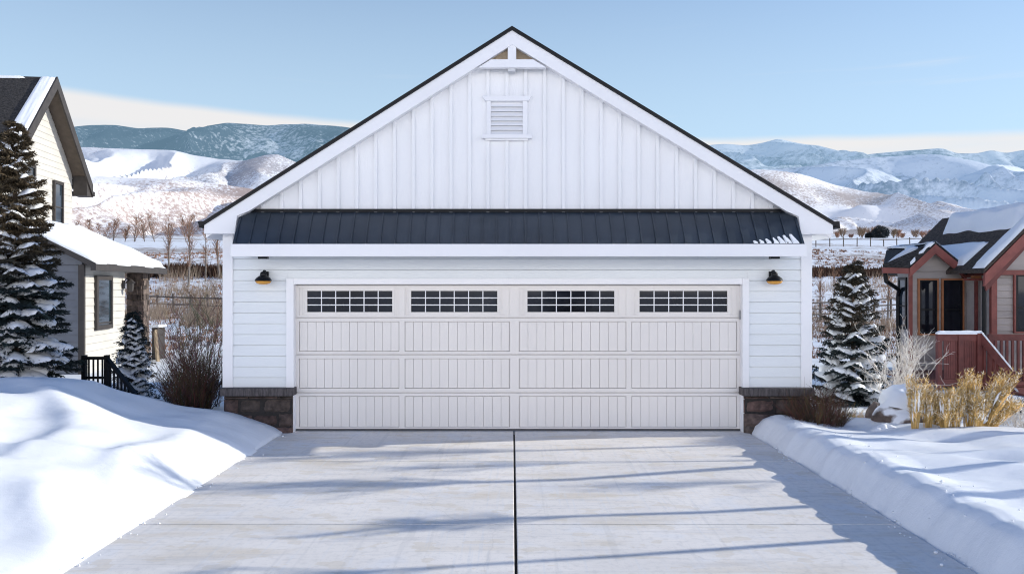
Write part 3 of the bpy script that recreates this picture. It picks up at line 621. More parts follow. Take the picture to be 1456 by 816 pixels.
q = MB(); q.prism(roofpoly(-.06) + roofpoly(-.022)[::-1], 'x', gx_+.02, gx_+.5); q.build('soffit', M['soffit_brown'], LH)
q = MB(); q.prism([(yb-.02, ez-sl*ov-.30), (yb+ov+.12, ez-sl*ov-.30), (yb+ov+.12, ez-sl*ov+.02), (yb-.02, ez-.06)], 'x', gx_+.05, gx_+.5); q.build('eave_return', M['brown_trim'], LH)
q = MB(); q.box(-12, gx_+.56, yb+ov, yb+ov+.14, ez-sl*ov-.26, ez-sl*ov-.1); q.build('gutter', M['brown_trim'], LH)
q = MB()
q.add(*snow_sheet((gx_-.05, ya-ov, ez-sl*ov+.10), (gx_+.5, ya-ov, ez-sl*ov+.10), (gx_+.5, yr_, rzm+.09), (gx_+.05, yr_, rzm+.09), .10, 14, 30, 9, .02, .12))
q.add(*snow_sheet((-12, yr_-.22, rzm-.22*sl+.10), (gx_-.3, yr_-.1, rzm-.1*sl+.10), (gx_-.3, yr_+.1, rzm+.05), (-12, yr_+.1, rzm+.05), .10, 30, 6, 12, .1, .1))
q.build('roof_snow_and_sun_strips', M['roof_snow_and_sun_strips'], LH, smooth=True)
window(LH, (gx_+.02, 7.3, 4.06+zg), (0,1,0), (1,0,0), .74, 1.56, M['brown_trim'], M['pane_sky'], .1, .07, .45)
window(LH, (gx_+.02, 5.25, 4.6+zg), (0,1,0), (1,0,0), .74, 1.3, M['brown_trim'], M['pane_sky'], .1, .07, .45)
# porch lantern of the left house
c7, s7 = math.cos(R(7)), math.sin(R(7))
def lh(x, y, z): return (-10.48 + x*c7 - y*s7, 20 + x*s7 + y*c7, z-.25)
t = thing('wall_lantern', 'small dark lantern by the porch of the cream house', 'wall lamp', lh(.02, 2.72, 2.35+zg-.2), R(7), local=True)
MB().box(0, .04, -.08, .08, -.08, .15).build('wall_plate', M['brown_trim'], t)
MB().lathe([(.05,-.16),(.08,-.13),(.1,.06),(.14,.09),(.05,.17),(.01,.2)], (.2,0,0), 8).build('lamp_housing', M['brown_trim'], t)
MB().tube([(.03,0,.1),(.12,0,.24),(.2,0,.19)], .014, 6).build('arm', M['brown_trim'], t)
# stair railing in front of the left house
yy = 13.4; t = thing('stair_railing', 'low black stair railing running down to the right in front of the small snowy spruce', 'railing', (fx(150, yy), yy, -.3))
z0r = fz(509, yy)
MB().bar((fx(119, yy), yy, z0r), (fx(152, yy), yy, z0r), .06, .05).build('top_rail', M['black_metal'], t)
MB().bar((fx(152, yy), yy, z0r), (fx(194, yy-.5), yy-.5, fz(562, yy-.5)), .06, .05).build('handrail', M['black_metal'], t)
for px in (120, 152): MB().box(fx(px, yy)-.03, fx(px, yy)+.03, yy-.045, yy+.045, -.3, z0r+.05).build('post', M['black_metal'], t)
for k in range(1, 5): MB().box(fx(120+32*k/5, yy)-.011, fx(120+32*k/5, yy)+.011, yy-.011, yy+.011, -.3, z0r-.02).build('baluster', M['black_metal'], t)
for k in range(1, 8):
    f_ = k/8; p = Vector((fx(152, yy), yy, z0r)).lerp(Vector((fx(194, yy-.5), yy-.5, fz(562, yy-.5))), f_)
    MB().box(p.x-.012, p.x+.012, p.y-.012, p.y+.012, -.4, p.z-.02).build('baluster', M['black_metal'], t)
MB().bar((fx(119, yy), yy, z0r-.32), (fx(152, yy), yy, z0r-.32), .04, .04).build('lower_rail', M['black_metal'], t)
# side stair at the end of the porch
yy = 23.5; t = thing('porch_stair', 'weathered wooden stair end with a dark panel beyond the porch post of the cream house', 'stair', (fx(222, yy), yy, -.2))
MB().box(fx(216, yy), fx(224, yy), yy, yy+.5, -.2, fz(466, yy)).build('side_panel', M['brown_trim'], t)
MB().box(fx(214, yy), fx(226, yy), yy-.05, yy+.55, fz(465.5, yy), fz(462, yy)).build('cap_snow', M['roof_snow_and_sun_strips'], t)
MB().bar((fx(223, yy), yy-.1, fz(470, yy)), (fx(240, yy), yy-.6, fz(545, yy)), .06, .22).build('stringer', M['tan_wood'], t)
for k in range(4):
    MB().box(fx(214+5*k, yy), fx(226+4*k, yy), yy-.4-.15*k, yy+.1-.15*k, fz(512+14*k, yy)-.05, fz(512+14*k, yy)).build('step', M['tan_wood'], t)
# ------------------------------------------------------------------ red trimmed house on the right
RH = thing('house', 'taupe bungalow with red trim, red gables and snowy roof at the right edge', 'house', (10, 19, 0))
foot = [(9.22,19),(9.30,19.75),(12.2,21.8),(18,21.8),(18,17.8),(10.52,17.8),(10.52,19.0)]
q = MB(); q.prism(foot, 'z', -.4, 2.52); q.build('wall', M['taupe'], RH)
bx0, bx1, Yb = 9.22, 10.52, 19.0
q = MB(); q.lap((bx0, Yb-.014, 0), (1,0,0), (0,-1,0), bx1-bx0, -.3, 2.5, .145, .022, .014); q.build('bay_siding', M['taupe'], RH)
q = MB(); zt = fz(346, 18.75)
gz1 = fz(383, 18.98)
z = 2.5
pk = (9.70, fz(352, 18.98))
while z < pk[1]-.04:
    z2 = min(z+.145, pk[1]); f1 = (pk[1]-z)/(pk[1]-2.46); f2 = (pk[1]-z2)/(pk[1]-2.46)
    q.add([(pk[0]-.56*f1, Yb-.018, z), (pk[0]+.66*f1, Yb-.018, z), (pk[0]+.66*f2, Yb-.004, z2), (pk[0]-.56*f2, Yb-.004, z2)], [(0,1,2,3)]); z = z2
q.prism([(pk[0]-.56, 2.46), (pk[0]+.66, 2.46), (pk[0], pk[1])], 'y', Yb, Yb+.1)
q.build('bay_gable', M['taupe'], RH)
for a, c in ((1305.5, 1330), (1339, 1366)):
    window(RH, (fx(a, Yb), Yb-.034, fz(474, Yb)), (1,0,0), (0,-1,0), fx(c, Yb)-fx(a, Yb), fz(398.5, Yb)-fz(474, Yb), M['black_metal'], M['pane'], .035, .05, .45, trim=M['orange_trim'])
sd = Vector((9.30-9.22, .75, 0)).normalized(); nrm = Vector((-sd.y, sd.x, 0))
window(RH, (9.235, 19.12, fz(468, 19.3)), sd, nrm, .52, 1.22, M['black_metal'], M['pane_sky'], .06, .04, .45)
MB().box(bx0-.03, bx0+.055, Yb-.05, Yb-.018, -.3, 2.5).build('corner_board', M['red'], RH)
MB().box(bx1-.06-.05, bx1-.05, Yb-.06, Yb-.018, -.3, 2.48).build('corner_board', M['red_dark'], RH)
# bay roof
ry = 18.72
Pk = (fx(1330, ry), ry, fz(343, ry)); Lf = (fx(1293, ry), ry, fz(377, ry)); Rt = (fx(1374, ry), ry, fz(379, ry)); Bk = (Pk[0]+.2, 21.6, Pk[2])
El = (fx(1255, 19.0), 19.0, fz(376, 19.0)); Ebk = (10.9, 21.4, El[2]); Rbk = (Rt[0]+.1, 21.6, Rt[2])
q = MB(); th = .07
top = [Pk, Lf, Rt, Bk, El, Ebk, Rbk]; low = [(p[0], p[1], p[2]-th) for p in top]
q.add(top+low, [(1,0,4),(4,0,3,5),(0,2,6,3),(11,7,8),(12,10,7,11),(10,13,9,7),(1,8,7,0),(0,7,9,2),(4,11,8,1),(5,12,11,4),(2,9,13,6)])
q.build('bay_roof', M['shingle'], RH)
q = MB()                                     # red rake and fascia
def rk(p, r, o=.02, h=.17, t=.05):
    q.add([(p[0],p[1]-o,p[2]-th-.002),(r[0],r[1]-o,r[2]-th-.002),(r[0],r[1]-o,r[2]-th-h),(p[0],p[1]-o,p[2]-th-h)] + [(p[0],p[1]+t,p[2]-th-.002),(r[0],r[1]+t,r[2]-th-.002),(r[0],r[1]+t,r[2]-th-h),(p[0],p[1]+t,p[2]-th-h)], [(3,2,1,0),(4,5,6,7),(0,1,5,4),(2,3,7,6),(0,4,7,3),(1,2,6,5)])
rk(Lf, Pk, h=.21); rk(Pk, Rt, h=.21); rk(El, (Lf[0]-.02, Lf[1]+.01, Lf[2]), h=.13)
q.build('bay_rake', M['red'], RH)
# main roof plane toward the street
ma, mb_, mc, md = (fx(1366, 19.0)-.05, 18.78, 2.50), (12.5, 18.78, 2.50), (12.5, 20.4, 3.05), (10.75, 20.4, 3.05)
q = MB(); q.add([ma, mb_, mc, md] + [(p[0], p[1], p[2]-.09) for p in (ma, mb_, mc, md)], [(0,1,2,3),(7,6,5,4),(0,4,5,1),(3,7,4,0)])
q.build('main_roof', M['shingle'], RH)
q = MB(); q.box(fx(1371, 18.75), 10.5, 18.74, 18.79, 2.34, 2.47); q.build('eave_fascia', M['red'], RH)
q = MB(); q.box(fx(1371, 18.7), 10.5, 18.66, 18.74, 2.40, 2.51); q.build('gutter', M['black_metal'], RH)
def on(u, v, up=.01):                        # point on the main roof plane
    a, b, c, d = map(np.array, (ma, mb_, mc, md)); p = (a*(1-u)+b*u)*(1-v) + (d*(1-u)+c*u)*v
    return (p[0], p[1], p[2]+up)
# right gable wing
wy = 17.45; slp = 1.0; e_ = (fx(1399, wy), wy, fz(383, wy)); pkx = e_[0]+1.45; hwd = 1.45
gp = [(e_[0], e_[2]), (pkx, e_[2]+hwd*slp), (pkx+hwd, e_[2])]
q = MB(); q.prism(gp + [(p[0], p[1]-.08) for p in gp[::-1]], 'y', wy, 21.9); q.build('wing_roof', M['shingle_brown'], RH)
q = MB(); q.prism([(p[0]+(.02 if i == 0 else 0), p[1]-.082) for i, p in enumerate(gp)] + [(p[0], p[1]-.36) for p in gp[::-1]], 'y', wy-.02, wy+.05); q.build('wing_rake', M['red'], RH)
q = MB(); q.prism([(p[0]+.05*(1-i), p[1]-.2) for i, p in enumerate(gp)] + [(p[0]+.12*(1-i), p[1]-.46) for i, p in enumerate(gp)][::-1], 'y', wy+.1, wy+.16); q.build('inner_rake', M['red_dark'], RH)
q = MB(); q.prism([(e_[0]+.15, 2.42), (pkx+1.3, 2.42), (pkx, e_[2]+1.3*slp-.2)], 'y', 17.76, 17.85); q.build('wing_gable', M['taupe'], RH)
q = MB(); q.lap((10.5, 17.786, 0), (1,0,0), (0,-1,0), 3.6, -.3, 2.36, .145, .022, .014); q.build('wing_siding', M['taupe'], RH)
q = MB(); q.box(fx(1407, 17.75), 14.3, 17.70, 17.76, fz(391, 17.75), fz(384, 17.75)); q.build('frieze_beam', M['red'], RH)
MB().box(fx(1408, 17.75), fx(1416, 17.75), 17.70, 17.79, -.3, fz(391.2, 17.75)).build('corner_post', M['red'], RH)
window(RH, (fx(1442, 17.78), 17.766, fz(471, 17.78)), (1,0,0), (0,-1,0), 1.3, fz(390, 17.78)-fz(471, 17.78), M['black_metal'], M['pane'], .05, .05, .42, trim=M['red'])
q = MB(); q.tube([(fx(1404, 17.6), 17.72, 2.3), (fx(1404, 17.6), 17.72, -.3)], .045, 8); q.build('downspout', M['black_metal'], RH)
q = MB(); q.tube([(fx(1258, 19.1), 19.1, El[2]-.16), (fx(1260, 19.1), 19.1, 2.25), (fx(1275, 19.6), 19.5, 2.06), (fx(1277, 19.6), 19.6, 1.9), (fx(1277, 19.6), 19.6, -.3)], .05, 8); q.build('downspout', M['black_metal'], RH)
q = MB()
wp = lambda h_, y_: (e_[0]+h_, y_, e_[2]+h_*slp+.005)
q.add(*snow_sheet(wp(.93, 17.9), wp(.93, 20.9), wp(1.44, 21.5), wp(1.44, 17.7), .24, 44, 22, 4, .16, .34))
q.build('roof_snow_and_sun_strips', M['roof_snow_and_sun_strips'], RH, smooth=True)
q = MB(); q.add(*snow_sheet(on(.02, .45), on(.5, .42), on(.5, .95), on(.03, .95), .08, 22, 12, 6, .15, .12)); q.build('roof_snow_and_sun_strips', M['roof_snow_and_sun_strips'], RH, smooth=True)
def lp(a, b, t): return tuple(a[i]+(b[i]-a[i])*t for i in range(3))
q = MB(); q.add(*snow_sheet(lp(Rt, Pk, .02), lp(Rbk, Bk, .3), lp(Rbk, Bk, .98), lp(Rt, Pk, .99), .07, 20, 16, 7, .05, .1)); q.build('roof_snow_and_sun_strips', M['roof_snow_and_sun_strips'], RH, smooth=True)
q = MB(); q.add(*snow_sheet(lp(Lf, Pk, .03), lp(Lf, Pk, .97), lp(lp(El, Pk, .9), Bk, .02), lp(lp(El, Lf, .72), Bk, .05), .05, 18, 8, 8, .03, .07)); q.build('roof_snow_and_sun_strips', M['roof_snow_and_sun_strips'], RH, smooth=True)
q = MB(); q.add(*snow_sheet(lp(El, Ebk, .04), lp(El, Ebk, .95), lp(Pk, Bk, .9), lp(lp(El, Pk, .75), Bk, .1), .09, 18, 12, 9, .1, .15)); q.build('roof_snow_and_sun_strips', M['roof_snow_and_sun_strips'], RH, smooth=True)
q = MB()
ga, gb = (e_[0], wy+.02, e_[2]), (pkx, wy+.02, e_[2]+hwd*slp)
q.add(*snow_sheet(wp(.03, wy+.03), wp(.03, wy+.5), wp(1.42, wy+.42), wp(1.42, wy+.03), .10, 12, 24, 10, .0, .12))
q.add(*snow_sheet(wp(.10, wy+1.0), wp(.10, 20.8), wp(.62, 21.2), wp(.62, wy+.9), .10, 30, 12, 14, .06, .12)); q.build('roof_snow_and_sun_strips', M['roof_snow_and_sun_strips'], RH, smooth=True)
# hanging red wooden feeder under the eave
t = thing('bird_feeder', 'red wooden bird feeder on a slim post beneath the bungalow eave', 'bird feeder', (fx(1388, 18.4), 18.4, 2.0))
xx = fx(1388, 18.4); MB().box(xx-.22, xx+.22, 18.28, 18.52, fz(399, 18.4), fz(396, 18.4)).build('tray', M['red'], t)
MB().prism([(xx-.2, fz(392, 18.4)), (xx+.2, fz(392, 18.4)), (xx, fz(386, 18.4))], 'y', 18.26, 18.54).build('feeder_roof', M['red_dark'], t)
MB().box(xx-.08, xx+.08, 18.33, 18.47, fz(395.8, 18.4), fz(392.2, 18.4)).build('seed_box', M['orange_trim'], t)
MB().box(xx-.03, xx+.03, 18.37, 18.43, .3, fz(399.2, 18.4)).build('post', M['red_dark'], t)
# deck with railing and stair
DK = thing('deck', 'dark red wooden deck with plank railing and a snow-topped stair rail before the bungalow', 'deck', (9, 16, 0))
Yk = 16.0
q = MB()
for k in range(20): q.box(fx(1333, Yk)-.05, 13.5, Yk-.03+.14*k, Yk+.1+.14*k, .18, .22)
q.build('deck_floor', M['red_dark'], DK)
zT = fz(473.5, Yk)
for px in (1335, 1364.5, 1392):
    w_ = .045 if px < 1370 else .06
    MB().box(fx(px, Yk)-w_, fx(px, Yk)+w_, Yk-w_, Yk+w_, -.3, zT-.002).build('post', M['red_dark'], DK, bevel=.004)
for a, c in ((1335, 1364.5), (1364.5, 1392)):
    x0, x1 = fx(a, Yk)+.047, fx(c, Yk)-(.047 if c < 1370 else .062)
    MB().box(x0, x1, Yk-.03, Yk+.03, fz(484.5, Yk), zT-.003).build('top_rail', M['red_dark'], DK)
    MB().box(x0, x1, Yk-.03, Yk+.03, fz(544, Yk), fz(538.5, Yk)).build('bottom_rail', M['red_dark'], DK)
    n = 7 if a < 1350 else 6
    for k in range(n):
        xa = x0 + (x1-x0)*(k+.06)/n
        if a < 1350 and k == 0: continue
        MB().box(xa, xa+(x1-x0)/n*.86, Yk-.012, Yk+.012, fz(538.4, Yk), fz(484.6, Yk)).build('plank', M['red_dark'], DK)
q = MB(); x0, x1 = fx(1333, Yk)-.02, fx(1397, Yk)
q.add(*snow_sheet((x0, Yk-.05, zT), (x1, Yk-.05, zT), (x1, Yk+.05, zT), (x0, Yk+.05, zT), .045, 30, 7, 3, 0, .04)); q.build('rail_snow', M['roof_snow_and_sun_strips'], DK, smooth=True)
S0 = Vector((fx(1393, Yk), Yk-.02, fz(478, Yk))); S1 = Vector((fx(1438, 15.4), 15.4, fz(532, 15.4))); 
MB().bar(S0, S1, .06, .14).build('stair_rail', M['red_dark'], DK)
for k in range(1, 7):
    p = S0.lerp(S1, k/7); MB().box(p.x-.022, p.x+.022, p.y-.018, p.y+.018, p.z-.85, p.z-.03).build('baluster', M['red_dark'], DK)
B0, B1 = S0-Vector((0,0,.9)), S1-Vector((0,0,.9)); MB().bar(B0, B1, .05, .16).build('stringer', M['red_dark'], DK)
MB().box(S1.x-.05, S1.x+.05, S1.y-.05, S1.y+.05, -.4, S1.z+.06).build('post', M['red_dark'], DK)
S2 = S1 + Vector((.02,-.06,-.35)); S3 = Vector((fx(1470, 14.6), 14.6, fz(596, 14.6))); MB().bar(S2, S3, .06, .16).build('stair_rail', M['red_dark'], DK)
for (p, r_, sd_) in ((S0, S1, 5), (S2, S3, 6)):
    up = Vector((0,0,.085)); sdv = Vector((.04,.035,0)); q = MB()
    q.add(*snow_sheet(p+up-sdv*0+Vector((0,-.04,0)), r_+up+Vector((0,-.04,0)), r_+up+Vector((0,.04,0)), p+up+Vector((0,.04,0)), .05, 24, 7, sd_, 0, .04)); q.build('rail_snow', M['roof_snow_and_sun_strips'], DK, smooth=True)
Yr2 = 16.7
MB().box(fx(1405, Yr2), 11.6, Yr2-.03, Yr2+.03, fz(484, Yr2), fz(475, Yr2)).build('top_rail', M['red_dark'], DK)
MB().box(fx(1405, Yr2), 11.6, Yr2-.03, Yr2+.03, fz(548, Yr2), fz(543, Yr2)).build('bottom_rail', M['red_dark'], DK)
for k in range(15):
    xa = fx(1406, Yr2)+.115*k; MB().box(xa, xa+.045, Yr2-.02, Yr2+.02, fz(543, Yr2), fz(484, Yr2)).build('baluster', M['red_dark'], DK)
q = MB()
for k in range(3): q.box(S1.x-.1+.25*k, 11.5, 14.3+.0*k, 15.9-.3*k, .18-.16*(k+1), .18-.16*k-.004)
q.build('step', M['red_dark'], DK)
# ------------------------------------------------------------------ plants
def conifer(name, label, loc, H, Rr, seed, whorl=.15, nb=8, snow=.75, z0=.12, brown_top=0., droop=.35, group=None, shape=.8, dens=1., sw=1., ns=1.):
    rng = np.random.default_rng(seed); T = thing(name, label, 'tree', loc, 0, group, local=True)
    MB().tube([(0,0,-.3), (0,0,H*.5), (0,0,H*.98)], [H*.018+.02, H*.011+.012, .006], 8).build('trunk', M['bark'], T)
    V = []; C = []; SV = []; SF = []; z = z0
    green = np.array([.026,.043,.046])
    while z < H*.985:
        f = z/H; Rz = Rr*(1-f)**shape*(.9 if f > .12 else .75+f)
        nbr = max(4, int(nb*(1-.35*f)))
        a0 = rng.uniform(0, 6.28)
        for k in range(nbr):
            az = a0 + 6.283*k/nbr + rng.normal(0, .18); Lb = max(.05, Rz*rng.uniform(.72, 1.16)); zz = z + rng.uniform(-.5, .5)*whorl
            d = np.array([math.cos(az), math.sin(az), 0]); sd_ = np.array([-d[1], d[0], 0])
            rise = .55*f - .12 + rng.normal(0, .06)
            def pt(t): t = np.asarray(t)[..., None]; return np.array([0,0,zz]) + d*Lb*t + np.array([0,0,1])*Lb*(rise*t - droop*(1-f*.8)*t*t + .22*(1-f)*t**4)
            nt = int(max(5, Lb/.05*dens)); ts = np.linspace(.10, 1, nt)
            P0 = pt(ts)
            for side in (-1, 1, 0):
                Lt = (.10 + .42*Lb*(1-ts)**.75*np.minimum(1, ts*3)) * rng.uniform(.7, 1.2, nt) if side else np.full(nt, .07)
                Lt = np.minimum(Lt, .38)
                td = d*.75 + side*sd_*.85 + np.array([0,0,-.22 if side else -.1]); td = td/np.linalg.norm(td)
                nn = 14 if side else 7
                s_ = rng.uniform(0, 1, (nt, nn)); base = P0[:, None, :] + td*(Lt[:, None]*s_)[..., None]
                base[..., 2] -= (Lt[:, None]*s_)**2*.5
                nd = td + rng.normal(0, .55, (nt, nn, 3)); nd /= np.linalg.norm(nd, axis=-1, keepdims=True)
                ln = ns*rng.uniform(.035, .075, (nt, nn, 1)); wv = np.cross(nd, rng.normal(0, 1, (nt, nn, 3))); wv /= np.linalg.norm(wv, axis=-1, keepdims=True)+1e-9
                wd = ns*rng.uniform(.007, .014, (nt, nn, 1))
                tri = np.stack([base-wv*wd, base+wv*wd, base+nd*ln], -2).reshape(-1, 3)
                V.append(tri)
                g = green*rng.uniform(.55, 1.35, (nt, nn, 1, 1)) * (1 + .0*s_[..., None, None])
                bt = brown_top*sst(.42, .62, np.array(f)) + (.06 if rng.random() < .3 else 0)
                g = g*(1-bt) + np.array([.17,.115,.06])*rng.uniform(.5, 1.4, (nt, nn, 1, 1))*bt
                C.append(np.broadcast_to(g, (nt, nn, 3, 3)).reshape(-1, 3))
            if rng.random() < snow*(1-.55*brown_top*float(f > .5)) and Lb > .1:     # snow pad lying on the branch
                t0 = rng.uniform(.18, .5); t1 = rng.uniform(.82, 1.02); m1, m2 = 9, 5
                tt = np.linspace(t0, t1, m1); ct = pt(tt)
                hw_ = (np.minimum(.17, .05+.18*Lb)*np.sin(np.pi*np.clip((tt-t0)/(t1-t0)*.92+.06, 0, 1))**.6)*rng.uniform(.55, 1.15, m1)*sw
                s2 = np.linspace(-1, 1, m2); b = len(SV)
                for i in range(m1):
                    for j in range(m2):
                        hh = (1-s2[j]**2)*np.minimum(.055, hw_[i]*.55)*rng.uniform(.7, 1.3)
                        SV.append(ct[i] + sd_*s2[j]*hw_[i] + np.array([0,0, .012 + hh - abs(s2[j])**2*hw_[i]*.35]))
                for i in range(m1-1):
                    for j in range(m2-1): SF.append((b+i*m2+j, b+i*m2+j+1, b+(i+1)*m2+j+1, b+(i+1)*m2+j))
        z += whorl*rng.uniform(.8, 1.15)*(1-.35*f)
    V = np.concatenate(V); C = np.concatenate(C)
    np_mesh('needles', V, np.arange(len(V)).reshape(-1, 3), M['needle'], T, False, C)
    if SF: np_mesh('branch_snow', np.array(SV), np.array(SF), M['roof_snow_and_sun_strips'], T, True)
    return T
conifer('spruce', 'large snow-laden spruce at the left edge, brown and sunlit at its top', (-7.65, 12.6, .1), 4.55, 1.06, 21, .15, 12, .75, .15, brown_top=.6, droop=.42, shape=.70, dens=1.2, sw=1.3)
conifer('spruce', 'small snow-dusted spruce beside the lit wall of the cream house', (fx(190, 14), 14.0, -.05), 1.75, .46, 33, .085, 8, .95, .05, droop=.2, shape=.72, sw=1.5, ns=.6)
conifer('spruce', 'medium snow-covered spruce between the garage and the red-trimmed bungalow', (fx(1213, 14), 14.0, .05), 2.5, .80, 45, .15, 11, .8, .06, brown_top=.35, droop=.22, shape=.66, sw=1.45, ns=.9)
def grow(mb, p, d, L, r, depth, rng, curl=.25, split=(3,5), col=(1,1,1), up=.1, n=3, shrink=.62, colv=.3):
    p = Vector(p); d = Vector(d).normalized(); pts = [p]; k = 4; q = p
    for i in range(k):
        d = (d + Vector((rng.gauss(0,1), rng.gauss(0,1), rng.gauss(0,1)))*curl*.5 + Vector((0,0,up))).normalized(); q = q + d*L/k; pts.append(q)
    c = tuple(x*rng.uniform(1-colv, 1+colv) for x in [1])*1; cc = tuple(x*c[0] for x in col)
    mb.tube(pts, [r*(1-.6*i/k) for i in range(k+1)], n, False, cc)
    if depth > 0:
        for _ in range(rng.randint(*split)):
            t = rng.uniform(.25, .98); i = min(int(t*k), k-1); b = pts[i].lerp(pts[i+1], t*k-i)
            a = rng.uniform(0, 6.28); side = Vector((math.cos(a), math.sin(a), rng.uniform(-.1, .6)))
            grow(mb, b, d*.9 + side*.9, L*shrink*rng.uniform(.6, 1.1), r*.5, depth-1, rng, curl, split, col, up, n, shrink, colv)
def bush(name, label, loc, H, Rr, stems, seed, m, col=(1,1,1), depth=1, r=.007, up=.06, curl=.2, split=(3,5), part='twigs', lean=0.):
    rng = random.Random(seed); T = thing(name, label, 'shrub', loc, 0, local=True); mb = MB()
    for i in range(stems):
        a = rng.uniform(0, 6.283); rr = math.sqrt(rng.random()); sp = rr*Rr/H*1.0
        grow(mb, (math.cos(a)*rr*Rr*.35, math.sin(a)*rr*Rr*.35, -.05), (math.cos(a)*sp*.8+lean, math.sin(a)*sp*.8, 1), H*rng.uniform(.6, 1.05)*(1-.3*rr), r, depth, rng, curl, split, tuple(c*rng.uniform(.6, 1.3) for c in col), up, 3, .5)
    mb.build(part, m, T); return T
bush('shrub', 'dense dark leafless shrub at the left corner of the garage', (fx(272, 12.6), 12.6, .15), 1.05, .66, 280, 5, M['twig_brown'], (.62,.6,.62), 1, .006, split=(4,7))
bush('shrub', 'tall thin grey-twigged shrub rising behind the dark shrub left of the garage', (fx(290, 13.4), 13.4, .1), 2.1, .7, 44, 6, M['twig_brown'], (1.5,1.6,1.8), 2, .008, split=(4,6))
bush('shrub', 'low rounded brown shrub before the right stone base of the garage', (fx(1163, 11.45), 11.45, .12), .64, .66, 380, 7, M['twig_brown'], (.75,.72,.72), 1, .0042, split=(4,6))
bush('shrub', 'frosted white shrub with curling twigs between the right spruce and the bungalow', (fx(1284, 12.6), 12.6, .1), 1.5, .26, 26, 8, M['frost'], (1,1,1), 2, .011, curl=.42, split=(4,6), lean=-.12)
bush('shrub', 'low snowy dark shrub at the right edge behind the golden grass', (fx(1446, 11.4), 11.4, .15), .55, .5, 60, 9, M['frost'], (1,1,1), 1, .008, curl=.5)
bush('shrub', 'dark green twiggy shrub at the foot of the stair rail', (fx(1425, 12.4), 12.4, .1), .6, .6, 120, 19, M['twig_brown'], (.35,.5,.38), 1, .006, curl=.4)
bush('shrub', 'small tan snowy shrub between the brown shrub and the brown rock', (fx(1210, 11.9), 11.9, .1), .32, .36, 130, 10, M['straw'], (.75,.65,.6), 1, .004)
# golden grass plumes
def plume(label, px, H, lean, seed, Y=10.75, wd=1.):
    rng = random.Random(seed); x = fx(px, Y); T = thing('ornamental_grass', label, 'grass', (x, Y, gz(x, Y)-.02), 0, 'golden grass clumps in the snow', True)
    st = MB(); sn = MB()
    for i in range(int(70*wd)):
        a = rng.uniform(0, 6.283); rr = rng.random()**.6; h = H*rng.uniform(.62, 1.04)
        bx_, by_ = math.cos(a)*rr*.05*wd, math.sin(a)*rr*.05*wd
        dx, dy = math.cos(a)*rr*.10*wd + lean*h + rng.gauss(0,.022), math.sin(a)*rr*.10*wd + rng.gauss(0,.02)
        pts = [Vector((bx_+dx*(t**1.3), by_+dy*(t**1.3), h*t*(1-.06*t*abs(lean)))) for t in (0,.25,.5,.75,1)]
        k = rng.uniform(.55, 1.25); st.tube(pts, [.003,.0028,.0024,.002,.001], 3, False, (k, k*.95, k*.85))
        for j in range(46):                  # seed heads and curled leaves
            t = rng.uniform(.18, 1)**.8; f_ = t*4; ii = min(int(f_), 3); p = pts[ii].lerp(pts[ii+1], f_-ii)
            d = Vector((rng.gauss(0,.6), rng.gauss(0,.6), rng.uniform(.3, 1.2))).normalized(); l = rng.uniform(.025, .075); w_ = d.cross(Vector((rng.gauss(0,1), rng.gauss(0,1), .1))).normalized()*rng.uniform(.0025, .0055)
            kk = k*rng.uniform(.6, 1.3); c = (kk, kk*.97, kk*.9)
            if rng.random() < .22: c = (1.5, 2.0, 4.2)
            st.add([p-w_, p+w_, p+d*l], [(0,1,2)], c)
    st.build('stems', M['straw'], T)
    for i in range(int(14*wd)):               # rime and snow caught on the stems
        a = rng.uniform(0, 6.283); t0 = rng.uniform(.1, .55); r0 = .075*wd
        p = [Vector((math.cos(a)*r0*(.5+.6*t)+lean*H*t**1.3, math.sin(a)*r0*(.5+.6*t), H*.95*t)) for t in np.linspace(t0, t0+rng.uniform(.2, .42), 5)]
        p = [q_ + Vector((rng.gauss(0,.006), rng.gauss(0,.006), 0)) for q_ in p]
        sn.tube(p, [.004, .013*rng.uniform(.7,1.3), .016*rng.uniform(.6,1.3), .012, .003], 6)
    sn.build('clinging_snow', M['roof_snow_and_sun_strips'], T, smooth=True)
for i, (lab, px, h, ln, w_) in enumerate([
    ('leftmost golden grass clump, slim and snow-edged against the white boulder', 1301, .70, .03, .8),
    ('short golden grass clump second from the left in the row', 1319, .60, .02, .9),
    ('low stubby golden grass clump in the gap left of the rounded pair', 1333, .32, 0, 1.0),
    ('rounded golden grass clump, left one of the middle pair', 1343, .52, .02, 1.0),
    ('rounded golden grass clump with snow at its foot, right one of the middle pair', 1358, .53, .0, 1.05),
    ('tallest upright golden grass clump in front of the deck post', 1377, .76, .02, 1.1),
    ('narrow golden grass clump just right of the tallest clump', 1391, .46, .03, .9),
    ('golden grass plume leaning far right toward the stair rail', 1397, .80, .46, 1.2),
    ('low wispy golden grass clump leaning right at the end of the row', 1408, .42, .75, 1.1)]):
    plume(lab, px, h, ln, 100+i, 10.75 + .12*((i*7) % 3 - 1), w_)
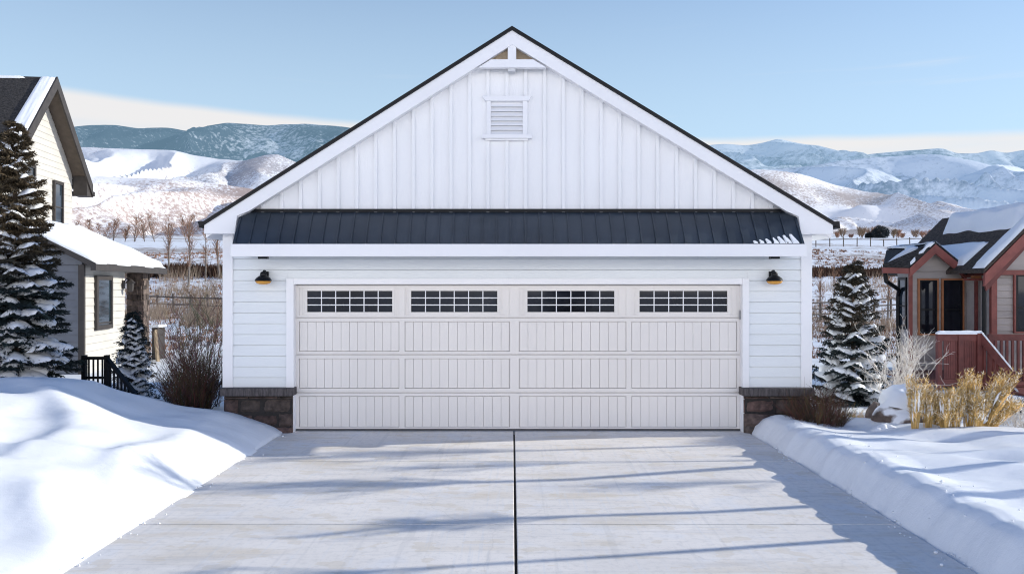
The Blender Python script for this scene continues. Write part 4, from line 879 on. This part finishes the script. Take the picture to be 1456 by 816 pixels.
# rocks
def rock_snow_mat():
    m = mat('snowy_rock', (.20,.15,.125), .85, .35, 6, .8, 14); N = m.node_tree.nodes; L = m.node_tree.links; b = N['Principled BSDF']; base = N[m['_out']].outputs['Result']
    g = N.new('ShaderNodeNewGeometry'); sx = N.new('ShaderNodeSeparateXYZ'); L.new(g.outputs['Normal'], sx.inputs[0])
    n = N.new('ShaderNodeTexNoise'); n.inputs['Scale'].default_value = 5; n.inputs['Detail'].default_value = 7; L.new(g.outputs['Position'], n.inputs['Vector'])
    a = N.new('ShaderNodeMath'); a.operation = 'MULTIPLY_ADD'; a.inputs[1].default_value = 1.6; L.new(n.outputs['Fac'], a.inputs[0]); L.new(sx.outputs['Z'], a.inputs[2])
    r = N.new('ShaderNodeMapRange'); r.inputs['From Min'].default_value = .85; r.inputs['From Max'].default_value = 1.15; L.new(a.outputs[0], r.inputs['Value'])
    x = N.new('ShaderNodeMix'); x.data_type = 'RGBA'; L.new(base, x.inputs['A']); x.inputs['B'].default_value = (.86,.88,.92,1); L.new(r.outputs['Result'], x.inputs['Factor']); L.new(x.outputs['Result'], b.inputs['Base Color']); return m
M['snowy_rock'] = rock_snow_mat()
def rock(name, label, loc, size, seed, m, snow=None):
    rng = np.random.default_rng(seed); T = thing(name, label, 'rock', loc, 0, local=True); n, k = 44, 28; V = []
    th = np.linspace(0, 2*np.pi, n, endpoint=False); ph = np.linspace(-1.2, np.pi/2, k)
    TH, PH = np.meshgrid(th, ph); D = np.stack([np.cos(PH)*np.cos(TH), np.cos(PH)*np.sin(TH), np.sin(PH)], -1)
    rad = 1 + .10*np.abs(pn(D[..., 0]*2.6+3, D[..., 1]*2.6+D[..., 2]*2.1, seed+5)) + .22*pn(D[..., 0]*1.5+seed, D[..., 1]*1.5+D[..., 2]*1.2, seed) + .09*pn(D[..., 0]*4, D[..., 1]*4+D[..., 2]*3, seed+1)
    P = D*rad[..., None]*np.array(size)
    i = np.arange(n*k).reshape(k, n); FA = np.stack([i[:-1], np.roll(i, -1, 1)[:-1], np.roll(i, -1, 1)[1:], i[1:]], -1).reshape(-1, 4)
    np_mesh('stone', P.reshape(-1, 3), FA, m, T, True)
    if snow:
        r2 = int(k*.62); Q = P[r2:].copy(); f = np.clip((np.arange(k-r2)/3), 0, 1)[:, None, None]
        Q += D[r2:]*.02*f + np.array([0,0,1])*.03*f + D[r2:]*(.004)
        Q[..., 2] += f[..., 0]*.03*pn(TH[r2:]*1.2, PH[r2:]*3, seed+4)
        i2 = np.arange(Q.shape[0]*n).reshape(-1, n); F2 = np.stack([i2[:-1], np.roll(i2, -1, 1)[:-1], np.roll(i2, -1, 1)[1:], i2[1:]], -1).reshape(-1, 4)
        np_mesh('snow_cap', Q.reshape(-1, 3), F2, M['roof_snow_and_sun_strips'], T, True)
    return T
rock('boulder', 'big boulder under a thick white snow cap behind the golden grass', (fx(1292, 11.4), 11.4, .28), (.44,.34,.38), 4, M['snowy_rock'], True)
rock('boulder', 'brown rock left of the snow-capped boulder', (fx(1250, 11.7), 11.7, .2), (.19,.18,.24), 6, M['rock'], None)
rock('boulder', 'low snow-covered stone at the foot of the big boulder', (fx(1258, 11.0), 11.0, .10), (.20,.18,.17), 9, M['snowy_rock'], None)
rng_ = np.random.default_rng(91); CV = []; CF = []
ico = np.array([(0,0,1),(.89,0,.45),(.28,.85,.45),(-.72,.53,.45),(-.72,-.53,.45),(.28,-.85,.45),(0,0,-.4)]); icf = [(0,1,2),(0,2,3),(0,3,4),(0,4,5),(0,5,1),(6,2,1),(6,3,2),(6,4,3),(6,5,4),(6,1,5)]
for i in range(170):
    y = rng_.uniform(4.5, 11.6); left_ = rng_.random() < .45
    x = (-3.30 + abs(rng_.normal(0, .10)) - .05) if left_ else (3.44 - abs(rng_.normal(0, .10)) + .06)
    if rng_.random() < .25: x = (3.5 + rng_.uniform(.02, .7))
    r = rng_.uniform(.005, .015)*(1 if rng_.random() < .9 else 1.7); z = max(gz(x, y), 0)
    b = len(CV); CV += [tuple(np.array([x, y, z+r*.3]) + p*r*rng_.uniform(.7, 1.3, 3)) for p in ico]; CF += [tuple(j+b for j in f) for f in icf]
me_ = MB(); me_.v = CV; me_.f = CF; o = me_.build('snow_crumbs', M['roof_snow_and_sun_strips'], smooth=True, origin=(0,0,0)); o['kind'] = 'stuff'; o['label'] = 'loose snow crumbs scattered along the edges of the driveway'; o['category'] = 'snow crumbs'
# ------------------------------------------------------------------ fields beyond
def bare_tree(label, px, py0, Y, H, seed, col=(1.9,1.7,1.6), spread=.5, stems=1, group='bare trees beyond the houses', slim=False):
    rng = random.Random(seed); x = fx(px, Y); T = thing('bare_tree', label, 'tree', (x, Y, gz(x, Y)-.1), 0, group, True)
    tr = MB(); tw = MB()
    for s in range(stems):
        a = rng.uniform(0, 6.28); p = Vector((math.cos(a)*.15*(stems > 1), math.sin(a)*.15*(stems > 1), 0)); top = p + Vector((math.cos(a)*H*.25*(stems > 1), math.sin(a)*H*.25*(stems > 1), H*.92))
        mid = p.lerp(top, .5) + Vector((rng.gauss(0,H*.02), rng.gauss(0,H*.02), 0)); pts = [p, mid, top]
        tr.tube(pts, [H*.016, H*.010, H*.002], 5)
        nb = int(26/stems**.5)
        for k in range(nb):
            t = rng.uniform(.12 if stems > 1 else .22, .97); b = p.lerp(mid, t*2) if t < .5 else mid.lerp(top, t*2-1); a2 = rng.uniform(0, 6.28)
            L = H*(spread*(1-t*.75))*rng.uniform(.6, 1.1); k2 = rng.uniform(.7, 1.3)
            grow(tw, b, (math.cos(a2)*(.35 if slim else .9), math.sin(a2)*(.35 if slim else .9), .9), L, max(H*.0045, Y*.00028), 2, rng, .3, (3,4), tuple(c*k2 for c in col), .12, 3, .6)
    tr.build('trunk', M['grey_bark'], T); tw.build('branches', M['twig_brown'], T); return T
bare_tree('broad bare tree standing alone below the sage hills, left of the garage eave', 266, 346, 118, 4.3, 1, (1.7,1.5,1.4), .6, 3)
for i, (px, Y, H) in enumerate([(118,120,3.2),(133,118,3.6),(147,122,3.0),(160,119,3.9),(176,121,2.8),(190,117,4.1),(206,122,3.4),(222,119,4.6),(240,123,3.2)]):
    bare_tree('bare brown tree in the brushy row at the foot of the sage hills', px, 346, Y, H, 10+i, (2.1,1.95,1.9), .5, 2, 'brushy tree row below the sage hills')
for i, (lab, px, Y, H) in enumerate([('slim bare poplar just right of the cream house roof edge', 240, 58, 4.6), ('slim bare poplar in the middle of the gap between cream house and garage', 268, 54, 4.8), ('slim bare poplar second from the garage corner on the left side', 292, 56, 4.3), ('slim bare poplar beside the left corner of the garage', 312, 57, 4.9)]):
    bare_tree(lab, px, 0, Y, H, 30+i, (2.2,2.1,2.1), .28, 1, 'slim poplars in the field', True)
for i, (lab, px, Y, H) in enumerate([('thin bare tree right beside the right corner of the garage', 1166, 44, 2.9), ('thin bare tree between garage and the right spruce', 1186, 47, 2.7), ('brown bare tree rising behind the left downspout of the bungalow', 1262, 40, 3.6)]):
    bare_tree(lab, px, 0, Y, H, 40+i, (2.2,2.1,2.0), .32, 1, 'thin trees behind the right spruce', True)
rb = random.Random(77)
for i in range(20):
    px = 1188 + i*11 + rb.uniform(-6, 6)
    bare_tree('low orange-brown brush tree along the far field edge on the right', px, 0, 166+rb.uniform(-4, 12), rb.uniform(1.0, 2.6), 60+i, (2.6*rb.uniform(.8,1.1),2.5,2.5), rb.uniform(.7,.95), 4, 'brush along the far field edge')
def dark_shrub(label, px, Y, H, Rr, seed):
    rng = np.random.default_rng(seed); x = fx(px, Y); T = thing('evergreen_shrub', label, 'shrub', (x, Y, gz(x, Y)-.1), 0, local=True)
    n = 5200; d = rng.normal(0, 1, (n, 3)); d /= np.linalg.norm(d, axis=1, keepdims=True); r = rng.random((n, 1))**.33
    lob = 1 + .25*pn(d[:, 0]*2+seed, d[:, 1]*2+d[:, 2], seed)[:, None]
    p = d*r*lob*np.array([Rr, Rr, H*.55]) + np.array([0,0,H*.5]); nd = d + rng.normal(0, .5, (n, 3)); w_ = np.cross(nd, rng.normal(0, 1, (n, 3))); w_ /= np.linalg.norm(w_, axis=1, keepdims=True)
    V = np.stack([p-w_*.05, p+w_*.05, p+nd*.16], 1).reshape(-1, 3); C = np.repeat(np.array([[.035,.05,.055]])*rng.uniform(.5, 1.4, (n, 1)), 3, 0)
    np_mesh('foliage', V, np.arange(len(V)).reshape(-1, 3), M['needle'], T, False, C); MB().tube([(0,0,-.2), (0,0,H*.5)], .12, 6).build('trunk', M['bark'], T)
dark_shrub('larger dark evergreen bush on the far field edge right of the garage', 1252, 163, 2.4, 1.7, 1)
dark_shrub('tiny dark evergreen bush just left of the larger dark bush', 1236, 164, 1.1, .7, 2)
dark_shrub('small dark evergreen bush on the far field edge above the bungalow roof', 1366, 163, 1.8, 1.2, 3)
def fence(label, p0, p1, n, h, rails, seed):
    rng = random.Random(seed); (xa, ya_), (xb, yb_) = p0, p1; T = thing('rail_fence', label, 'fence', (xa, ya_, gz(xa, ya_)))
    P = [(xa+(xb-xa)*k/(n-1), ya_+(yb_-ya_)*k/(n-1)) for k in range(n)]; Zs = [gz(*p) for p in P]
    for (x, y), z in zip(P, Zs): MB().tube([(x, y, z-.2), (x+rng.gauss(0,.02), y, z+h*rng.uniform(.95, 1.15))], .06, 6).build('post', M['fence'], T)
    for rz2 in rails:
        q = MB(); q.tube([(x, y-.05, z+h*rz2+rng.gauss(0,.02)) for (x, y), z in zip(P, Zs)], .04, 5); q.build('rail', M['fence'], T)
fence('grey rail fence crossing the field between the cream house and the garage', (fx(200, 46), 46), (fx(345, 44), 44), 7, 1.0, (.5,.9), 1)
fence('thin rail fence in the field between garage and right spruce', (fx(1140, 40), 40), (fx(1290, 44), 44), 7, 1.0, (.35,.65,.95), 2)
fence('low distant fence along the snowy track above the right spruce', (fx(1120, 95), 95), (fx(1330, 101), 101), 12, 1.0, (.9,), 3)
# dark hedge under the terrace edge, sage tufts in the fields
def tufts(name, label, cat, N_, xr, yr, hr, col, seed, dens=None, blades=9, m=None):
    rng = np.random.default_rng(seed); y = yr[0]*(yr[1]/yr[0])**rng.random(N_); x = (rng.random(N_)*(xr[1]-xr[0])+xr[0])*y
    keep = pn(x/6+seed, y/7, seed) + rng.normal(0, .3, N_) > -.1
    x, y = x[keep], y[keep]; z = Hgt(x, y); k = len(x); h = rng.uniform(*hr, k)
    a = rng.uniform(0, 6.283, (k, blades)); sp = rng.uniform(.1, .9, (k, blades)); hh = h[:, None]*rng.uniform(.5, 1.1, (k, blades))
    b = np.stack([x[:, None]+rng.normal(0, .06, (k, blades)), y[:, None]+rng.normal(0, .06, (k, blades)), np.broadcast_to((z-.03)[:, None], (k, blades))], -1)
    tip = b + np.stack([np.cos(a)*sp*hh, np.sin(a)*sp*hh, hh], -1); wv = np.stack([-np.sin(a), np.cos(a), a*0], -1)*(.008+.0004*y)[:, None, None]
    V = np.stack([b-wv, b+wv, tip], -2).reshape(-1, 3); C = np.repeat(np.array(col)[None]*rng.uniform(.5, 1.5, (k*blades, 1)), 3, 0)
    o = np_mesh(name, V, np.arange(len(V)).reshape(-1, 3), m or M['twig_brown'], None, False, C); o['kind'] = 'stuff'; o['label'] = label; o['category'] = cat
tufts('sagebrush', 'brown sagebrush and dry grass tufts poking through the snowy fields behind the houses', 'sagebrush', 22000, (-.62, .68), (24, 80), (.08, .24), (2.2,2.0,1.9), 3)
def hedge(name, label, x0, x1, y, h, seed, col):
    rng = np.random.default_rng(seed); n = 9000; x = rng.uniform(x0, x1, n); yy = y + rng.normal(0, .5, n); z = Hgt(x, yy); hh = h*rng.uniform(.3, 1, n)*(1+.4*pn(x/2.5, x*0, seed))
    a = rng.uniform(0, 6.28, n); tip = np.stack([x+np.cos(a)*.3*hh, yy+np.sin(a)*.3*hh, z+hh], -1); b = np.stack([x, yy, z-.1], -1); wv = np.stack([np.cos(a), np.sin(a), a*0], -1)*.07
    V = np.stack([b-wv, b+wv, tip], 1).reshape(-1, 3); C = np.repeat(np.array([col])*rng.uniform(.4, 1.5, (n, 1)), 3, 0)
    o = np_mesh(name, V, np.arange(len(V)).reshape(-1, 3), M['twig_brown'], None, False, C); o['label'] = label; o['category'] = 'hedge'
hedge('hedge', 'dark low hedge line along the field terrace left of the garage', -34, -18, 58.5, .7, 5, (.5,.42,.42))
hedge('hedge', 'dark low hedge line along the field terrace right of the garage', 20, 34, 59.5, .5, 6, (.7,.6,.6))
def dry(name, label, x0, x1, y0, y1, h, n, seed, col):
    rng = np.random.default_rng(seed); yy = rng.uniform(y0, y1, n); x = rng.uniform(x0, x1, n)*yy; keep = pn(x/2.2, yy/3.5, seed) > .02; x, yy = x[keep], yy[keep]; n = len(x); z = Hgt(x, yy); hh = h*rng.uniform(.35, 1, n)
    a = rng.uniform(0, 6.28, n); tip = np.stack([x+np.cos(a)*.22*hh, yy+np.sin(a)*.22*hh, z+hh], -1); b = np.stack([x, yy, z-.05], -1); wv = np.stack([np.cos(a), np.sin(a)*.3, a*0], -1)*.014
    V = np.stack([b-wv, b+wv, tip], 1).reshape(-1, 3); C = np.repeat(np.array([col])*rng.uniform(.6, 1.4, (n, 1)), 3, 0)
    o = np_mesh(name, V, np.arange(len(V)).reshape(-1, 3), M['dry_tan'], None, False, C); o['kind'] = 'stuff'; o['label'] = label; o['category'] = 'brush'
dry('dry_brush', 'tan dry brush standing in the snowy field between the cream house and the garage', -.48, -.33, 36, 58, 1.1, 9000, 11, (1.2,1.15,1.1))
dry('dry_brush', 'tan dry brush standing in the snowy field behind the right spruce', .34, .5, 30, 58, .8, 6000, 12, (1.2,1.15,1.1))
# trees beside the driveway to the right, whose shadows cross the concrete
def side_tree(label, x, y, H, r, seed, crown=.55):
    rng = random.Random(seed); T = thing('aspen', label, 'tree', (x, y, gz(x, y)-.1), 0, 'bare aspens right of the driveway', True); tr = MB(); tw = MB()
    pts = [Vector((rng.gauss(0,.02)*k, rng.gauss(0,.02)*k, H*k/6)) for k in range(7)]; tr.tube(pts, [r*(1-.8*k/6) for k in range(7)], 8)
    for k in range(16):
        t = rng.uniform(crown, .98); f_ = t*6; i = min(int(f_), 5); b = pts[i].lerp(pts[i+1], f_-i); a = rng.uniform(0, 6.28)
        grow(tw, b, (math.cos(a)*.8, math.sin(a)*.8, .9), H*.22*(1.3-t), r*.3, 2, rng, .3, (3,4), (1.6,1.5,1.4), .1, 4, .6)
    tr.build('trunk', M['grey_bark'], T); tw.build('branches', M['twig_brown'], T)
conifer('spruce', 'tall dark spruce across the street, mirrored in a garage door pane', (2.9, -17, 0), 6.5, 1.8, 61, .3, 9, .5, .3, sw=1.5, dens=.5, ns=1.8)
ta = math.tan(SUN_AZ)
for i, (xt, yd, H, r, cr) in enumerate([(10.5,9.15,5.6,.13,.72),(11.5,9.65,4.8,.05,.8),(12.5,10.6,6.0,.09,.78),(9.0,7.45,4.0,.10,.75),(8.5,6.35,4.0,.08,.8),(13.5,8.5,4.8,.04,.8)]):
    side_tree(['bare aspen with a stout trunk right of the driveway','thin bare aspen right of the driveway','bare aspen nearest the bungalow stair','young aspen beside the near snowbank','young aspen closest to the street','thin aspen farthest to the right'][i], xt, yd + xt*ta, H, r, 80+i, cr)
# ------------------------------------------------------------------ light, sky, camera
S_ = Vector((math.cos(SUN_EL)*math.cos(SUN_AZ), math.cos(SUN_EL)*math.sin(SUN_AZ), math.sin(SUN_EL)))
sl_ = bpy.data.lights.new('sun', 'SUN'); sl_.energy = 5.0; sl_.angle = R(.5); sl_.color = (1, .95, .84)
so = bpy.data.objects.new('sun', sl_); COL.objects.link(so); so.rotation_euler = (-S_).to_track_quat('-Z', 'Y').to_euler(); so.location = (30, 5, 20)
W = bpy.data.worlds.new('World'); SC.world = W; W.use_nodes = True; N = W.node_tree.nodes; L = W.node_tree.links
bg = N['Background']; sky = N.new('ShaderNodeTexSky'); sky.sky_type = 'NISHITA'; sky.sun_disc = False
sky.sun_elevation = SUN_EL; sky.sun_rotation = R(90) - SUN_AZ; sky.air_density = 1.0; sky.dust_density = .5; sky.ozone_density = 2.8; sky.altitude = 1200
tn = N.new('ShaderNodeMix'); tn.data_type = 'RGBA'; tn.blend_type = 'MULTIPLY'; tn.inputs['Factor'].default_value = 1; tn.inputs['B'].default_value = (.72,.95,1.2,1); L.new(sky.outputs['Color'], tn.inputs['A']); L.new(tn.outputs['Result'], bg.inputs['Color']); bg.inputs['Strength'].default_value = .15
tc = N.new('ShaderNodeTexCoord'); sx = N.new('ShaderNodeSeparateXYZ'); L.new(tc.outputs['Generated'], sx.inputs[0])
def mth(op, a, b=None, c=None):
    n = N.new('ShaderNodeMath'); n.operation = op
    for i, v in enumerate((a, b, c)):
        if v is None: continue
        if isinstance(v, (int, float)): n.inputs[i].default_value = v
        else: L.new(v, n.inputs[i])
    return n.outputs[0]
def mr(v, a, b, t0=0, t1=1):
    n = N.new('ShaderNodeMapRange'); n.interpolation_type = 'SMOOTHSTEP'; n.inputs['From Min'].default_value = a; n.inputs['From Max'].default_value = b; n.inputs['To Min'].default_value = t0; n.inputs['To Max'].default_value = t1; L.new(v, n.inputs['Value']); return n.outputs['Result']
def wnoise(scale, vec, det=4):
    mp = N.new('ShaderNodeMapping'); mp.inputs['Scale'].default_value = vec; L.new(tc.outputs['Generated'], mp.inputs['Vector'])
    n = N.new('ShaderNodeTexNoise'); n.inputs['Scale'].default_value = scale; n.inputs['Detail'].default_value = det; L.new(mp.outputs['Vector'], n.inputs['Vector']); return n.outputs['Fac']
edge = mth('ADD', mth('MULTIPLY', sx.outputs['X'], -.047), mth('ADD', mth('MULTIPLY', wnoise(3, (1,1,2)), .016), .178))
dz = mth('SUBTRACT', edge, sx.outputs['Z'])
band = mth('MULTIPLY', mr(dz, -.004, .008), mr(wnoise(2.2, (1,1,10), 5), .2, .55, .55, 1))
wisp = mth('MULTIPLY', mr(wnoise(3.2, (1,1,14), 6), .60, .80, 0, .35), mr(sx.outputs['Z'], .34, .18))
veil = mth('MULTIPLY', mr(sx.outputs['Y'], -.1, .5), mr(sx.outputs['Z'], .58, .08, .08, .72))
cloud = mth('MAXIMUM', mth('MULTIPLY', band, .95), wisp)
cb = N.new('ShaderNodeBackground'); cb.inputs['Color'].default_value = (.95,.93,.925,1); cb.inputs['Strength'].default_value = .85
# unseen bright cloud bank, added low behind the viewer to light the shaded facade
fill_cloud = mth('MULTIPLY', mr(sx.outputs['Y'], -.12, -.42), mth('MULTIPLY', mr(sx.outputs['Z'], .36, .22), mr(wnoise(2.6, (1,1,1.8), 5), .30, .46)))
cloud = mth('MAXIMUM', cloud, fill_cloud)
cst = mth('ADD', .93, mth('MULTIPLY', fill_cloud, 2.5)); L.new(cst, cb.inputs['Strength'])
ms = N.new('ShaderNodeMixShader'); L.new(cloud, ms.inputs['Fac']); vb = N.new('ShaderNodeBackground'); vb.inputs['Color'].default_value = (.70,.88,.955,1); vm = N.new('ShaderNodeMixShader'); L.new(veil, vm.inputs['Fac']); L.new(bg.outputs[0], vm.inputs[1]); L.new(vb.outputs[0], vm.inputs[2]); L.new(vm.outputs[0], ms.inputs[1]); L.new(cb.outputs[0], ms.inputs[2]); L.new(ms.outputs[0], N['World Output'].inputs['Surface'])
cam = bpy.data.cameras.new('camera'); co = bpy.data.objects.new('camera', cam); COL.objects.link(co); co.location = (0, 0, EYE); co.rotation_euler = (R(90), 0, 0)
cam.sensor_width = 36; cam.lens = 36*F/1456; cam.clip_start = .1; cam.clip_end = 30000; SC.camera = co
SC.view_settings.view_transform = 'Standard'; SC.view_settings.look = 'None'; SC.view_settings.exposure = 0; SC.view_settings.gamma = 1
SC.render.engine = 'CYCLES'; SC.cycles.use_denoising = True; SC.cycles.filter_width = 1.1; SC.cycles.max_bounces = 6; SC.cycles.diffuse_bounces = 4
for o in list(bpy.data.objects):
    if '_local' in o: del o['_local']
